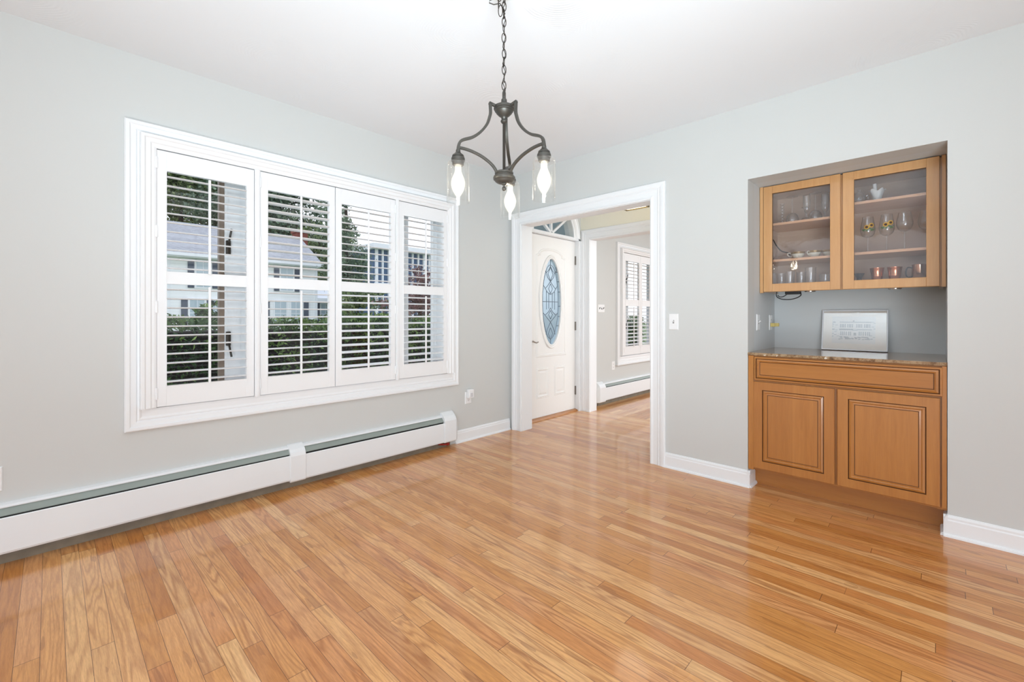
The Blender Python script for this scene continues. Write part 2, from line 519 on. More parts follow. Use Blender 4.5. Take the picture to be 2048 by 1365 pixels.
class MB:
    """collects shapes in world coordinates; build() links them as ONE mesh object"""
    def __init__(self):
        self.v, self.f, self.s, self.mi = [], [], [], []

    def add(self, verts, faces, smooth=False, mat=0):
        b = len(self.v)
        self.v += [tuple(p) for p in verts]
        for fc in faces:
            self.f.append(tuple(i + b for i in fc))
            self.s.append(smooth)
            self.mi.append(mat)
        return self

    def box(self, x0, x1, y0, y1, z0, z1, mat=0, ch=0.0):
        if x0 > x1: x0, x1 = x1, x0
        if y0 > y1: y0, y1 = y1, y0
        if z0 > z1: z0, z1 = z1, z0
        if ch <= 0:
            v = [(x, y, z) for z in (z0, z1) for y in (y0, y1) for x in (x0, x1)]
            f = [(0, 2, 3, 1), (4, 5, 7, 6), (0, 1, 5, 4), (2, 6, 7, 3), (0, 4, 6, 2), (1, 3, 7, 5)]
            return self.add(v, f, False, mat)
        import bmesh
        bm = bmesh.new()
        bmesh.ops.create_cube(bm, size=1.0)
        bmesh.ops.scale(bm, vec=(x1 - x0, y1 - y0, z1 - z0), verts=bm.verts)
        bmesh.ops.translate(bm, vec=((x0 + x1) / 2, (y0 + y1) / 2, (z0 + z1) / 2), verts=bm.verts)
        bmesh.ops.bevel(bm, geom=list(bm.edges), offset=ch, segments=2, affect='EDGES', profile=0.5)
        bm.verts.index_update()
        self.add([p.co[:] for p in bm.verts], [[q.index for q in fc.verts] for fc in bm.faces], False, mat)
        bm.free()
        return self

    def prism(self, prof, f3, t0, t1, mat=0, smooth=False):
        """closed 2D outline prof swept from t0 to t1; f3(a, b, t) -> xyz"""
        n = len(prof)
        v = [f3(a, b, t0) for a, b in prof] + [f3(a, b, t1) for a, b in prof]
        f = [(i, (i + 1) % n, n + (i + 1) % n, n + i) for i in range(n)]
        f += [tuple(range(n - 1, -1, -1)), tuple(range(n, 2 * n))]
        return self.add(v, f, smooth, mat)

    def lathe(self, cx, cy, prof, n=24, mat=0, axis=None, smooth=True):
        """prof: list of (radius, z)"""
        v, f = [], []
        m = len(prof)
        for i in range(n):
            a = 2 * PI * i / n
            for r, z in prof:
                p = (r * math.cos(a), r * math.sin(a), z)
                if axis is not None:
                    p = tuple(axis @ Vector(p))
                v.append((cx + p[0], cy + p[1], p[2]) if axis is None else p)
        for i in range(n):
            j = (i + 1) % n
            for k in range(m - 1):
                f.append((i * m + k, j * m + k, j * m + k + 1, i * m + k + 1))
        if prof[0][0] > 1e-6:
            pass
        return self.add(v, f, smooth, mat)

    def tube(self, pts, r, n=8, mat=0, closed=False, rads=None, flat=1.0):
        pts = [Vector(p) for p in pts]
        k = len(pts)
        v, f = [], []
        up = None
        for i, p in enumerate(pts):
            a = pts[(i - 1) % k] if (closed or i > 0) else p
            b = pts[(i + 1) % k] if (closed or i < k - 1) else p
            d = (b - a).normalized()
            if up is None:
                up = Vector((0, 0, 1)) if abs(d.z) < 0.9 else Vector((1, 0, 0))
            s = d.cross(up)
            if s.length < 1e-5:
                s = d.cross(Vector((0.3, 1, 0.2)))
            s.normalize()
            u = s.cross(d).normalized()
            up = u
            rr = rads[i] if rads else r
            for q in range(n):
                t = 2 * PI * q / n
                v.append(p + s * (math.cos(t) * rr) + u * (math.sin(t) * rr * flat))
        m = k if closed else k - 1
        for i in range(m):
            j = (i + 1) % k
            for q in range(n):
                w = (q + 1) % n
                f.append((i * n + q, i * n + w, j * n + w, j * n + q))
        if not closed:
            f.append(tuple(range(n - 1, -1, -1)))
            f.append(tuple((k - 1) * n + q for q in range(n)))
        return self.add(v, f, True, mat)

    def bar(self, pts, side, w, h, mat=0):
        """flat rectangular bar along pts; side = constant unit vector across"""
        pts = [Vector(p) for p in pts]
        side = Vector(side).normalized()
        v, f = [], []
        k = len(pts)
        for i, p in enumerate(pts):
            a = pts[max(0, i - 1)]
            b = pts[min(k - 1, i + 1)]
            d = (b - a).normalized()
            u = d.cross(side).normalized()
            for sx, sy in ((-1, -1), (1, -1), (1, 1), (-1, 1)):
                v.append(p + side * (sx * w / 2) + u * (sy * h / 2))
        for i in range(k - 1):
            for q in range(4):
                w_ = (q + 1) % 4
                f.append((i * 4 + q, i * 4 + w_, (i + 1) * 4 + w_, (i + 1) * 4 + q))
        f.append((3, 2, 1, 0))
        f.append(tuple((k - 1) * 4 + q for q in range(4)))
        return self.add(v, f, False, mat)

    def ringframe(self, rect, prof, f3, closed=True, mat=0, mats=None):
        """mitred frame: prof = (outset, height) points round rect; open frames stop at the rect's bottom"""
        a0, a1, b0, b1 = rect
        v, f = [], []
        n = len(prof)
        if closed:
            cs = [(a0, b0, -1, -1), (a0, b1, -1, 1), (a1, b1, 1, 1), (a1, b0, 1, -1)]
        else:
            cs = [(a0, b0, -1, 0), (a0, b1, -1, 1), (a1, b1, 1, 1), (a1, b0, 1, 0)]
        for a, b, sa, sb in cs:
            for d, h in prof:
                v.append(f3(a + sa * d, b + sb * d, h))
        m = 4 if closed else 3
        b_ = len(self.v)
        self.v += [tuple(p) for p in v]
        for i in range(m):
            j = (i + 1) % 4
            for k in range(n - 1):
                self.f.append((b_ + i * n + k, b_ + j * n + k, b_ + j * n + k + 1, b_ + i * n + k + 1))
                self.s.append(False)
                self.mi.append(mats[k] if mats else mat)
        if not closed:
            for i in (0, 3):
                self.f.append(tuple(b_ + i * n + k for k in range(n)))
                self.s.append(False)
                self.mi.append(mat)
        return self

    def panel(self, rect, rings, f3, mats=None, cap=0):
        """stepped or raised rectangular board: rings = (inset, height), capped at the last ring"""
        a0, a1, b0, b1 = rect
        v, f = [], []
        for d, h in rings:
            v += [f3(a0 + d, b0 + d, h), f3(a1 - d, b0 + d, h), f3(a1 - d, b1 - d, h), f3(a0 + d, b1 - d, h)]
        b_ = len(self.v)
        self.v += [tuple(p) for p in v]
        for k in range(len(rings) - 1):
            for i in range(4):
                j = (i + 1) % 4
                self.f.append((b_ + k * 4 + i, b_ + k * 4 + j, b_ + k * 4 + 4 + j, b_ + k * 4 + 4 + i))
                self.s.append(False)
                self.mi.append(mats[k] if mats else 0)
        e = (len(rings) - 1) * 4
        self.f.append((b_ + e, b_ + e + 1, b_ + e + 2, b_ + e + 3))
        self.s.append(False)
        self.mi.append(cap)
        self.f.append((b_ + 3, b_ + 2, b_ + 1, b_))
        self.s.append(False)
        self.mi.append(0)
        return self

    def build(self, name, mats, parent=None, loc=None):
        me = bpy.data.meshes.new(name)
        if not isinstance(mats, (list, tuple)):
            mats = [mats]
        org = Vector(loc) if loc is not None else (WORLD[parent.name] if parent is not None else Vector((0, 0, 0)))
        me.from_pydata([tuple(Vector(p) - org) for p in self.v], [], self.f)
        for m in mats:
            me.materials.append(m)
        me.polygons.foreach_set('use_smooth', self.s)
        me.polygons.foreach_set('material_index', self.mi)
        import bmesh
        bm = bmesh.new()
        bm.from_mesh(me)
        bmesh.ops.recalc_face_normals(bm, faces=bm.faces)
        bm.to_mesh(me)
        bm.free()
        if any(self.s):
            me.set_sharp_from_angle(angle=R(36))
        me.update()
        o = bpy.data.objects.new(name, me)
        COL.objects.link(o)
        if parent is not None:
            o.parent = parent
            o.location = org - WORLD[parent.name]
        else:
            o.location = org
        WORLD[o.name] = org
        return o


def bevelled(o, w=0.002, seg=2):
    md = o.modifiers.new('bevel', 'BEVEL')
    md.width = w
    md.segments = seg
    md.limit_method = 'ANGLE'
    md.angle_limit = R(40)
    return o


def tag(o, label=None, cat=None, group=None, kind=None):
    if label: o['label'] = label
    if cat: o['category'] = cat
    if group: o['group'] = group
    if kind: o['kind'] = kind
    return o


def thing(name, loc, label, cat, group=None, kind=None):
    o = bpy.data.objects.new(name, None)
    o.empty_display_size = 0.05
    COL.objects.link(o)
    o.location = loc
    WORLD[o.name] = Vector(loc)
    return tag(o, label, cat, group, kind)


def struct(o, label, cat):
    return tag(o, label, cat, None, 'structure')


def dup(root, loc, label=None, rz=0.0):
    r = root.copy()
    COL.objects.link(r)
    r.location = loc
    r.rotation_euler = (0, 0, rz)
    if label: r['label'] = label
    WORLD[r.name] = Vector(loc)
    for ch in list(root.children):
        c = ch.copy()
        COL.objects.link(c)
        c.parent = r
        for g in list(ch.children):
            d = g.copy()
            COL.objects.link(d)
            d.parent = c
    return r


# plane maps: (across, up, out of the surface) -> xyz
def on_left(a, b, h): return (a, -h, b)            # window wall, faces -y
def on_right(a, b, h): return (-h, a, b)           # cabinet wall, faces -x


def arc(c, r, a0, a1, n):
    return [(c[0] + r * math.cos(a0 + (a1 - a0) * i / n), c[1] + r * math.sin(a0 + (a1 - a0) * i / n)) for i in range(n + 1)]


H = 2.6
# ------------------------------------------------------------------ the setting: shell
WT = 0.16
m = MB()
X0, X1 = -6.2, 4.6
holes = [(-2.90, -0.83, 0.640, 2.118), (0.232, 1.204, 0.0, H - 0.03), (2.15, 3.30, 0.60, 2.06)]
prev = X0
for a0, a1, b0, b1 in holes:
    m.box(prev, a0, 0, WT, 0, H)
    if b0 > 0: m.box(a0, a1, 0, WT, 0, b0)
    if b1 < H: m.box(a0, a1, 0, WT, b1, H)
    prev = a1
m.box(prev, X1, 0, WT, 0, H)
struct(m.build('wall_left', M['wall']), 'light grey painted wall holding the four-panel shuttered window', 'wall')

DO = (-1.54, -0.15, 2.085)      # doorway y0, y1, top
NI = (-3.217, -2.245, 2.097)    # niche y0, y1, top
RT = 0.145
m = MB()
m.box(0, RT, DO[1], 0, 0, H)
m.box(0, RT, DO[0], DO[1], DO[2], H)
m.box(0, RT, NI[1], DO[0], 0, H)
m.box(0, RT, NI[0], NI[1], NI[2], H)
m.box(0, RT, -6.2, NI[0], 0, H)
struct(m.build('wall_right', M['wall']), 'light grey wall with the cased doorway and cabinet niche', 'wall')

m = MB()
m.box(RT, 0.70, NI[1], NI[1] + 0.05, 0, NI[2] + 0.05)
m.box(RT, 0.70, NI[0] - 0.05, NI[0], 0, NI[2] + 0.05)
m.box(0.69, 0.75, NI[0] - 0.05, NI[1] + 0.05, 0, NI[2] + 0.05)
m.box(RT, 0.70, NI[0], NI[1], NI[2], NI[2] + 0.05)
struct(m.build('wall_niche', M['niche']), 'grey painted sides, back and top of the recessed cabinet niche', 'wall')

FX0, FX1 = 1.24, 1.365
m = MB()
m.box(FX0, FX1, -0.135, 0, 0, H)
m.box(FX0, FX1, -1.52, -0.135, 2.092, H)
m.box(FX0, FX1, -6.2, -1.52, 0, H)
struct(m.build('wall_foyer', M['cream']), 'cream wall above the far cased opening in the foyer', 'wall')

m = MB()
m.box(-6.2, FX1 - 0.02, -6.2, 0, -0.06, 0)
m.box(0.205, 1.24, 0, 0.09, -0.06, 0)
struct(m.build('floor', M['floor']), 'glossy honey oak strip floor of the dining room and foyer', 'floor')
m = MB()
m.box(FX1 - 0.02, 4.6, -6.2, 0, -0.06, 0)
struct(m.build('floor_living', M['floor_x']), 'oak strip floor of the room beyond the foyer, boards laid crosswise', 'floor')
m = MB()
m.box(-6.2, 4.6, -6.2, WT, H, H + 0.08)
struct(m.build('ceiling', M['ceiling']), 'white ceiling with swirled plaster texture', 'ceiling')

# baseboards
BB = [(0, 0), (0.004, 0.0), (0.016, 0.0), (0.016, 0.002), (0.015, 0.084), (0.011, 0.090), (0.011, 0.100), (0.006, 0.110), (0, 0.112)]
SHOE = [(0.015, 0.0), (0.028, 0.0), (0.027, 0.009), (0.022, 0.015), (0.015, 0.017)]
m = MB()
for P in (BB, SHOE):
    m.prism(P, lambda a, b, t: (t, -a, b), -0.742, -0.028)
struct(m.build('baseboard_left', M['trim']), 'short white baseboard between the heater and the doorway', 'baseboard')
m = MB()
for P in (BB, SHOE):
    m.prism(P, lambda a, b, t: (-a, t, b), DO[0] - 0.108, NI[1] - 0.016)
    m.prism(P, lambda a, b, t: (t, NI[1] - a, b), -0.016, 0.118)
struct(m.build('baseboard_right', M['trim']), 'white baseboard between the doorway and the cabinet niche', 'baseboard')
m = MB()
for P in (BB, SHOE):
    m.prism(P, lambda a, b, t: (-a, t, b), NI[0] + 0.016, -6.2)
    m.prism(P, lambda a, b, t: (t, NI[0] + a, b), -0.016, 0.118)
struct(m.build('baseboard_corner', M['trim']), 'white baseboard to the right of the cabinet niche', 'baseboard')

# casings
CAS = [(0.0, 0.0), (0.0, 0.014), (0.008, 0.018), (0.016, 0.014), (0.024, 0.012), (0.052, 0.013), (0.060, 0.017),
       (0.068, 0.015), (0.076, 0.021), (0.090, 0.024), (0.102, 0.024), (0.108, 0.018), (0.108, 0.0)]
CASW = [(d * 0.123 / 0.108, h) for d, h in CAS]
m = MB()
m.ringframe((DO[0], DO[1], 0.0, DO[2]), CASW, on_right, closed=False)
m.box(-0.001, RT + 0.001, DO[0] - 0.002, DO[0] + 0.004, 0, DO[2])
m.box(-0.001, RT + 0.001, DO[1] - 0.004, DO[1] + 0.002, 0, DO[2])
m.box(-0.001, RT + 0.001, DO[0], DO[1], DO[2] - 0.004, DO[2] + 0.002)
m.ringframe((DO[0], DO[1], 0.0, DO[2]), CASW, lambda a, b, h: (RT + h, a, b), closed=False)
struct(m.build('trim_1', M['trim']), 'white moulded casing of the near doorway into the foyer', 'door casing')

m = MB()
m.ringframe((-1.515, -0.139, 0.0, 2.090), CASW, lambda a, b, h: (FX0 - h, a, b), closed=False)
m.box(FX0 - 0.001, FX1 + 0.012, -0.141, -0.134, 0, 2.09)
m.box(FX0 - 0.001, FX1 + 0.012, -1.522, -1.513, 0, 2.09)
m.box(FX0 - 0.001, FX1 + 0.012, -1.515, -0.139, 2.088, 2.094)
m.box(FX0 - 0.026, FX0, -0.146, -0.004, 0, 0.020)
struct(m.build('trim_2', M['trim']), 'white moulded casing of the far opening beyond the foyer', 'door casing')

# ------------------------------------------------------------------ window 1 with casing, sashes, panes
PR = [(0.0, 0.0), (0.0, 0.012), (0.012, 0.014), (0.040, 0.014), (0.052, 0.018), (0.060, 0.016), (0.066, 0.022),
      (0.088, 0.024), (0.094, 0.030), (0.108, 0.030), (0.114, 0.024), (0.114, 0.0)]
w1 = thing('window_1', (-1.865, 0, 0.534), 'wide white three-unit window with moulded casing behind the shutters', 'window', kind='structure')
m = MB()
m.ringframe((-2.905, -0.824, 0.648, 2.122), PR, on_left)
m.build('casing', M['trim'], w1)
m = MB()
m.box(-2.90, -2.868, 0.012, 0.15, 0.64, 2.118)
m.box(-0.866, -0.83, 0.012, 0.15, 0.64, 2.118)
m.box(-2.90, -0.83, 0.012, 0.15, 0.64, 0.664)
m.box(-2.90, -0.83, 0.012, 0.15, 2.095, 2.118)
m.box(-2.527, -2.440, 0.09, 0.15, 0.66, 2.1)
m.box(-2.516, -2.508, 0.084, 0.09, 0.66, 2.1)
m.box(-1.292, -1.205, 0.09, 0.15, 0.66, 2.1)
m.box(-1.228, -1.220, 0.084, 0.09, 0.66, 2.1)
m.build('frame', M['trim'], w1)
for (a0, a1, mt, wd) in ((-2.868, -2.527, 'taupe', 0.028), (-2.440, -1.292, 'trim', 0.034), (-1.205, -0.866, 'trim', 0.040)):
    m = MB()
    m.ringframe((a0 + wd, a1 - wd, 0.664 + wd, 2.095 - wd), [(0, -0.14), (0, -0.10), (wd, -0.10), (wd, -0.14), (0, -0.14)], on_left)
    s_ = m.build('sash', M[mt], w1)
    m = MB()
    m.box(a0 + wd - 0.004, a1 - wd + 0.004, 0.119, 0.124, 0.664 + wd - 0.004, 2.095 - wd + 0.004)
    m.build('pane', M['window_glass'], s_)
for z in (1.60, 1.02):
    up = 1 if z > 1.3 else -1
    m = MB()
    m.box(-2.522, -2.498, 0.066, 0.092, z - 0.045, z + 0.045, ch=0.004)
    m.tube([(-2.510, 0.066, z + up * 0.03), (-2.508, 0.052, z + up * 0.06), (-2.500, 0.046, z + up * 0.115)], 0.006)
    tag(m.build('casement_lock', M['bronze_dark'], w1), 'dark bronze casement lock lever')


def shutter_frame(m, a0, a1, b0, b1, wd=0.071, top=True):
    pr = [(0, 0.006), (0, 0.036), (0.010, 0.040), (0.022, 0.040), (0.028, 0.046), (0.048, 0.046), (0.054, 0.052), (wd - 0.004, 0.052), (wd, 0.048), (wd, 0.002)]
    m.ringframe((a0, a1, b0, b1), pr, on_left, closed=False)
    return m


m = MB()
shutter_frame(m, -2.884, -0.850, 0.653, 2.101)
m.build('shutter_frame', M['shutter'], w1)
for a0, a1 in ((-2.3925, -2.3605), (-1.3715, -1.3425)):
    m = MB()
    c = (a0 + a1) / 2
    m.box(a0, a1, -0.040, 0.01, 0.650, 2.101)
    m.box(c - 0.010, c + 0.010, -0.046, -0.040, 0.648, 2.101)
    m.box(c - 0.005, c + 0.005, -0.049, -0.046, 0.648, 2.101)
    m.build('shutter_post', M['shutter'], w1)


def make_shutter(a0, a1, z0, z1, banks, tilts, label, group, n=11, sw=0.045, hinge_side=-1, st_r=None):
    root = thing('plantation_shutter', ((a0 + a1) / 2, -0.02, z0), label, 'shutter', group)
    g = 0.0012
    yf, yb = -0.036, -0.008
    m = MB()
    i0, i1 = a0 + sw, a1 - (st_r or sw)
    for p0, p1 in ((a0 + g, i0), (i1, a1 - g)):
        m.box(p0, p1, yf, yb, z0, z1 - 0.003, ch=0.0015)
        q = p1 - 0.006 if p0 < i0 else p0
        m.box(q, q + 0.006, yf - 0.0025, yf, z0 + 0.1, z1 - 0.11)
    zs = [z0] + [b for pair in banks for b in pair] + [z1 - 0.003]
    for k in range(0, len(zs), 2):
        m.box(i0 - 0.001, i1 + 0.001, yf + 0.001, yb - 0.001, zs[k], zs[k + 1])
    m.build('frame', M['shutter'], root)
    yc = -0.021
    for (b0, b1), tl in zip(banks, tilts):
        pit = (b1 - b0) / n
        lw, th = 0.0635, 0.0095
        m = MB()
        prof = []
        for i in range(12):
            t = 2 * PI * i / 12
            prof.append((lw / 2 * math.cos(t), th / 2 * math.copysign(abs(math.sin(t)) ** 0.7, math.sin(t))))
        ct, st = math.cos(R(tl)), math.sin(R(tl))
        rot = [(p * ct - q * st, p * st + q * ct) for p, q in prof]
        fr = []
        for k in range(n):
            zc = b0 + pit * (k + 0.5) - 0.004
            m.prism(rot, lambda a, b, t, zc=zc: (t, yc + a, zc + b), i0 + 0.001, i1 - 0.001, smooth=True)
            fr.append((yc - lw / 2 * ct, zc - lw / 2 * st))
        m.build('louver_bank', M['shutter'], root)
        xc = (i0 + i1) / 2
        m = MB()
        yr = fr[0][0] - 0.007
        m.box(xc - 0.0065, xc + 0.0065, yr - 0.005, yr + 0.005, fr[0][1] - 0.024, fr[-1][1] + 0.02, ch=0.002)
        m.build('tilt_rod', M['shutter'], root)
    for z in (z1 - 0.075, z1 - 0.46, z0 + 0.56, z0 + 0.075):
        e = a0 if hinge_side < 0 else a1
        m = MB()
        m.box(e - 0.007, e + 0.007, yf - 0.0035, yf + 0.002, z - 0.032, z + 0.032, ch=0.001)
        m.tube([(e, yf - 0.004, z - 0.033), (e, yf - 0.004, z + 0.033)], 0.0035, 8)
        m.build('hinge', M['shutter'], root)
    return root


BK = [(0.769, 1.346), (1.417, 1.985)]
GS = 'shutter panels on the wide window'
make_shutter(-2.884, -2.394, 0.655, 2.098, BK, (0, 8), 'white louvered shutter panel, leftmost on the wide window', GS)
make_shutter(-2.359, -1.868, 0.655, 2.098, BK, (1, -4), 'white louvered shutter panel, second from the left, upper louvers tilted down', GS)
make_shutter(-1.865, -1.373, 0.655, 2.098, BK, (9, 6), 'white louvered shutter panel, third from the left on the wide window', GS, hinge_side=1)
make_shutter(-1.341, -0.850, 0.655, 2.098, BK, (8, 6), 'white louvered shutter panel, rightmost, nearest the doorway corner', GS, hinge_side=1)

# ------------------------------------------------------------------ window 3: room beyond
w3 = thing('window_3', (2.7, 0, 0.5), 'shuttered window seen in the room beyond the foyer', 'window', kind='structure')
m = MB()
m.ringframe((2.185, 3.255, 0.60, 2.066), PR, on_left)
m.box(2.06, 3.38, -0.035, 0, 0.485, 0.50)
m.build('casing', M['trim'], w3)
m = MB()
m.box(2.15, 2.19, 0.012, 0.15, 0.60, 2.06)
m.box(3.26, 3.30, 0.012, 0.15, 0.60, 2.06)
m.box(2.15, 3.30, 0.012, 0.15, 0.60, 0.625)
m.box(2.15, 3.30, 0.012, 0.15, 2.03, 2.06)
m.box(2.47, 2.55, 0.09, 0.15, 0.62, 2.04)
m.build('frame', M['trim'], w3)
for a0, a1 in ((2.19, 2.47), (2.55, 3.26)):
    m = MB()
    m.ringframe((a0 + 0.03, a1 - 0.03, 0.655, 2.0), [(0, -0.14), (0, -0.10), (0.03, -0.10), (0.03, -0.14), (0, -0.14)], on_left)
    s_ = m.build('sash', M['trim'], w3)
    m = MB()
    m.box(a0 + 0.026, a1 - 0.026, 0.119, 0.124, 0.651, 2.004)
    m.build('pane', M['window_glass'], s_)
for z in (1.66, 1.02):
    m = MB()
    m.box(2.46, 2.484, 0.066, 0.092, z - 0.045, z + 0.045, ch=0.004)
    m.tube([(2.472, 0.066, z + 0.03), (2.474, 0.052, z + 0.06), (2.482, 0.046, z + 0.10)], 0.006)
    tag(m.build('casement_lock', M['bronze_dark'], w3), 'dark bronze casement lock lever')
m = MB()
shutter_frame(m, 2.224, 3.175, 0.612, 2.048, 0.06)
m.build('shutter_frame', M['shutter'], w3)
BK2 = [(0.736, 1.304), (1.395, 1.936)]
G2 = 'shutter panels in the room beyond'
make_shutter(2.224, 2.699, 0.613, 2.044, BK2, (9, 4), 'white louvered shutter in the room beyond, beside the foyer opening', G2, sw=0.047)
make_shutter(2.700, 3.175, 0.613, 2.044, BK2, (9, 4), 'white louvered shutter in the room beyond, partly hidden by the near casing', G2, sw=0.047, hinge_side=1)

# ------------------------------------------------------------------ front door (door_1) with fanlight (window_2)
DX, DY = 0.718, 0.045
d1 = thing('door_1', (DX, DY, 0.0), 'white panelled front door with a leaded oval glass', 'door', kind='structure')
OZ, OA, OB = 1.328, 0.178, 0.497


def on_door(a, b, h): return (a, DY - h, b)


def ellipse_pts(a, b, n=48):
    return [(a * math.cos(2 * PI * i / n), b * math.sin(2 * PI * i / n)) for i in range(n)]


sx0, sx1, sz0, sz1 = DX - 0.467, DX + 0.467, 0.026, 2.076
m = MB()
# slab with an oval opening: fan the front and back faces to the border
n = 48
ell = [(DX + p, OZ + q) for p, q in ellipse_pts(OA, OB, n)]
brd = []
for i in range(n):
    t = 2 * PI * i / n
    cx_, cz_ = math.cos(t), math.sin(t)
    k1 = (0.467 / abs(cx_)) if abs(cx_) > 1e-6 else 1e9
    k2 = ((sz1 - OZ) / cz_) if cz_ > 1e-6 else (((sz0 - OZ) / cz_) if cz_ < -1e-6 else 1e9)
    k = min(k1, k2)
    brd.append((DX + cx_ * k, OZ + cz_ * k))
# true corners
cor = [(sx1, sz1), (sx0, sz1), (sx0, sz0), (sx1, sz0)]
for c in cor:
    i = min(range(n), key=lambda q: (brd[q][0] - c[0]) ** 2 + (brd[q][1] - c[1]) ** 2)
    brd[i] = c
v = []
for yy in (DY, DY + 0.044):
    v += [(a, yy, b) for a, b in ell] + [(a, yy, b) for a, b in brd]
f = []
for i in range(n):
    j = (i + 1) % n
    f.append((i, j, n + j, n + i))
    f.append((2 * n + i, 3 * n + i, 3 * n + j, 2 * n + j))
    f.append((i, 2 * n + i, 2 * n + j, j))
    f.append((n + i, n + j, 3 * n + j, 3 * n + i))
m.add(v, f)
# raised mouldings
BEAD = [(0.0, 0.0), (0.004, 0.006), (0.012, 0.009), (0.020, 0.004), (0.026, 0.006), (0.032, 0.0)]
for a0, a1 in ((0.452, 0.672), (0.772, 0.984)):
    m.ringframe((a0 + 0.032, a1 - 0.032, 0.270, 0.548), BEAD, on_door)
    m.panel((a0 + 0.045, a1 - 0.045, 0.283, 0.535), [(0, 0), (0.012, 0.005), (0.02, 0.005)], on_door)
# big panel around the oval, with an arched top
path = [(0.466, 0.715), (0.986, 0.715), (0.986, 1.845), (0.936, 1.857)]
path += [(DX + 0.225 * math.cos(t), 1.845 + 0.085 * math.sin(t)) for t in [R(10 + 160 * i / 14) for i in range(15)]]
path += [(0.500, 1.857), (0.466, 1.845)]
MO = [(-0.017, 0.0), (-0.013, 0.004), (-0.006, 0.0065), (-0.001, 0.003), (0.004, 0.0055), (0.011, 0.0045), (0.016, 0.0)]
np_ = len(path)
vv, ff = [], []
for i in range(np_):
    p0, p1, p2 = (Vector(path[(i + q) % np_]) for q in (-1, 0, 1))
    t1, t2 = (p1 - p0).normalized(), (p2 - p1).normalized()
    n1, n2_ = Vector((t1.y, -t1.x)), Vector((t2.y, -t2.x))
    bis = (n1 + n2_).normalized()
    k1 = 1.0 / max(0.4, bis.dot(n1))
    for d, h in MO:
        q = p1 + bis * d * k1
        vv.append((q.x, DY - h - 0.0003, q.y))
for i in range(np_):
    j = (i + 1) % np_
    for k in range(len(MO) - 1):
        ff.append((i * len(MO) + k, j * len(MO) + k, j * len(MO) + k + 1, i * len(MO) + k + 1))
m.add(vv, ff)
m.build('slab', M['door'], d1)
m = MB()
for (a, b, r) in ((OA + 0.030, OB + 0.030, 0.014), (OA + 0.008, OB + 0.008, 0.013)):
    m.tube([(DX + p, DY - 0.004, OZ + q) for p, q in ellipse_pts(a, b, 64)], r, 10, closed=True)
m.build('oval_frame', M['door'], d1)
m = MB()
vv = [(DX + p, yy, OZ + q) for yy in (DY + 0.012, DY + 0.022) for p, q in ellipse_pts(OA + 0.004, OB + 0.004, n)]
m.add(vv, [tuple(range(n)), tuple(range(2 * n - 1, n - 1, -1))] + [(i, (i + 1) % n, n + (i + 1) % n, n + i) for i in range(n)])
og = m.build('oval_glass', M['door_glass'], d1)
m = MB()
cy = DY + 0.010


def came(pts, r=0.0032, closed=False):
    m.tube([(DX + a, cy, OZ + b) for a, b in pts], r, 6, closed=closed)


came(ellipse_pts(OA * 0.80, OB * 0.86, 44), 0.0030, True)
for s in (-1, 1):
    came([(0.0, OB), (0.0, 0.41)])
    came([(0.0, 0.41), (s * 0.035, 0.36), (s * 0.075, 0.335), (s * 0.115, 0.37), (s * 0.10, 0.41)])
    came([(0.0, 0.40), (s * 0.045, 0.32), (0, 0.24)])
    came([(s * 0.075, 0.335), (s * 0.055, 0.28), (0.0, 0.235)])
    came([(0.0, 0.235), (s * 0.05, 0.185), (s * 0.095, 0.15), (s * 0.06, 0.11), (0, 0.085)])
    came([(0.0, 0.21), (s * 0.035, 0.15), (0, 0.095)])
    came([(s * 0.095, 0.15), (s * 0.13, 0.19)])
    came([(s * 0.032, 0.10), (s * 0.032, -0.08)])
    came([(s * 0.075, 0.12), (s * 0.075, -0.09)])
    came([(0, -0.07), (s * 0.04, -0.12), (s * 0.10, -0.155), (s * 0.06, -0.19), (0, -0.235)])
    came([(0, -0.10), (s * 0.035, -0.15), (0, -0.20)])
    came([(s * 0.10, -0.155), (s * 0.13, -0.13)])
    came([(0, -0.235), (s * 0.06, -0.32), (s * 0.085, -0.38)])
    came([(0, -0.30), (s * 0.04, -0.37), (0, -0.44)])
    for zz in (0.35, 0.24, 0.12, -0.05, -0.17, -0.28):
        xa = OA * 0.80 * math.sqrt(max(0, 1 - (zz / (OB * 0.86)) ** 2))
        xb = OA * math.sqrt(1 - (zz / OB) ** 2)
        came([(s * xa, zz), (s * xb, zz)], 0.0045)
came([(-0.142, 0.0), (0.142, 0.0)], 0.004)
came([(0, -0.44), (0, -OB)])
tag(m.build('leaded_caming', M['caming'], og), 'grey leaded caming with diamond motifs')
m = MB()
hx = DX - 0.405
rot = Matrix.Rotation(R(90), 3, 'X')
m.lathe(0, 0, [(0.0, -0.002), (0.031, -0.002), (0.031, 0.006), (0.022, 0.012), (0.012, 0.014), (0.012, 0.045), (0.0, 0.047)], 20, axis=Matrix.Translation((hx, DY, 0.882)) @ rot.to_4x4())
m.tube([(hx, DY - 0.045, 0.882), (hx + 0.03, DY - 0.047, 0.887), (hx + 0.06, DY - 0.047, 0.876), (hx + 0.09, DY - 0.046, 0.868), (hx + 0.125, DY - 0.044, 0.876)], 0.008, 8, rads=[0.010, 0.010, 0.008, 0.007, 0.006])
m.build('lever_handle', M['nickel'], d1)
m = MB()
m.lathe(0, 0, [(0.0, -0.002), (0.032, -0.002), (0.030, 0.014), (0.020, 0.018), (0.0, 0.018)], 20, axis=Matrix.Translation((hx, DY, 1.033)) @ rot.to_4x4())
m.box(hx - 0.004, hx + 0.004, DY - 0.034, DY - 0.016, 1.018, 1.048)
m.build('deadbolt', M['nickel'], d1)
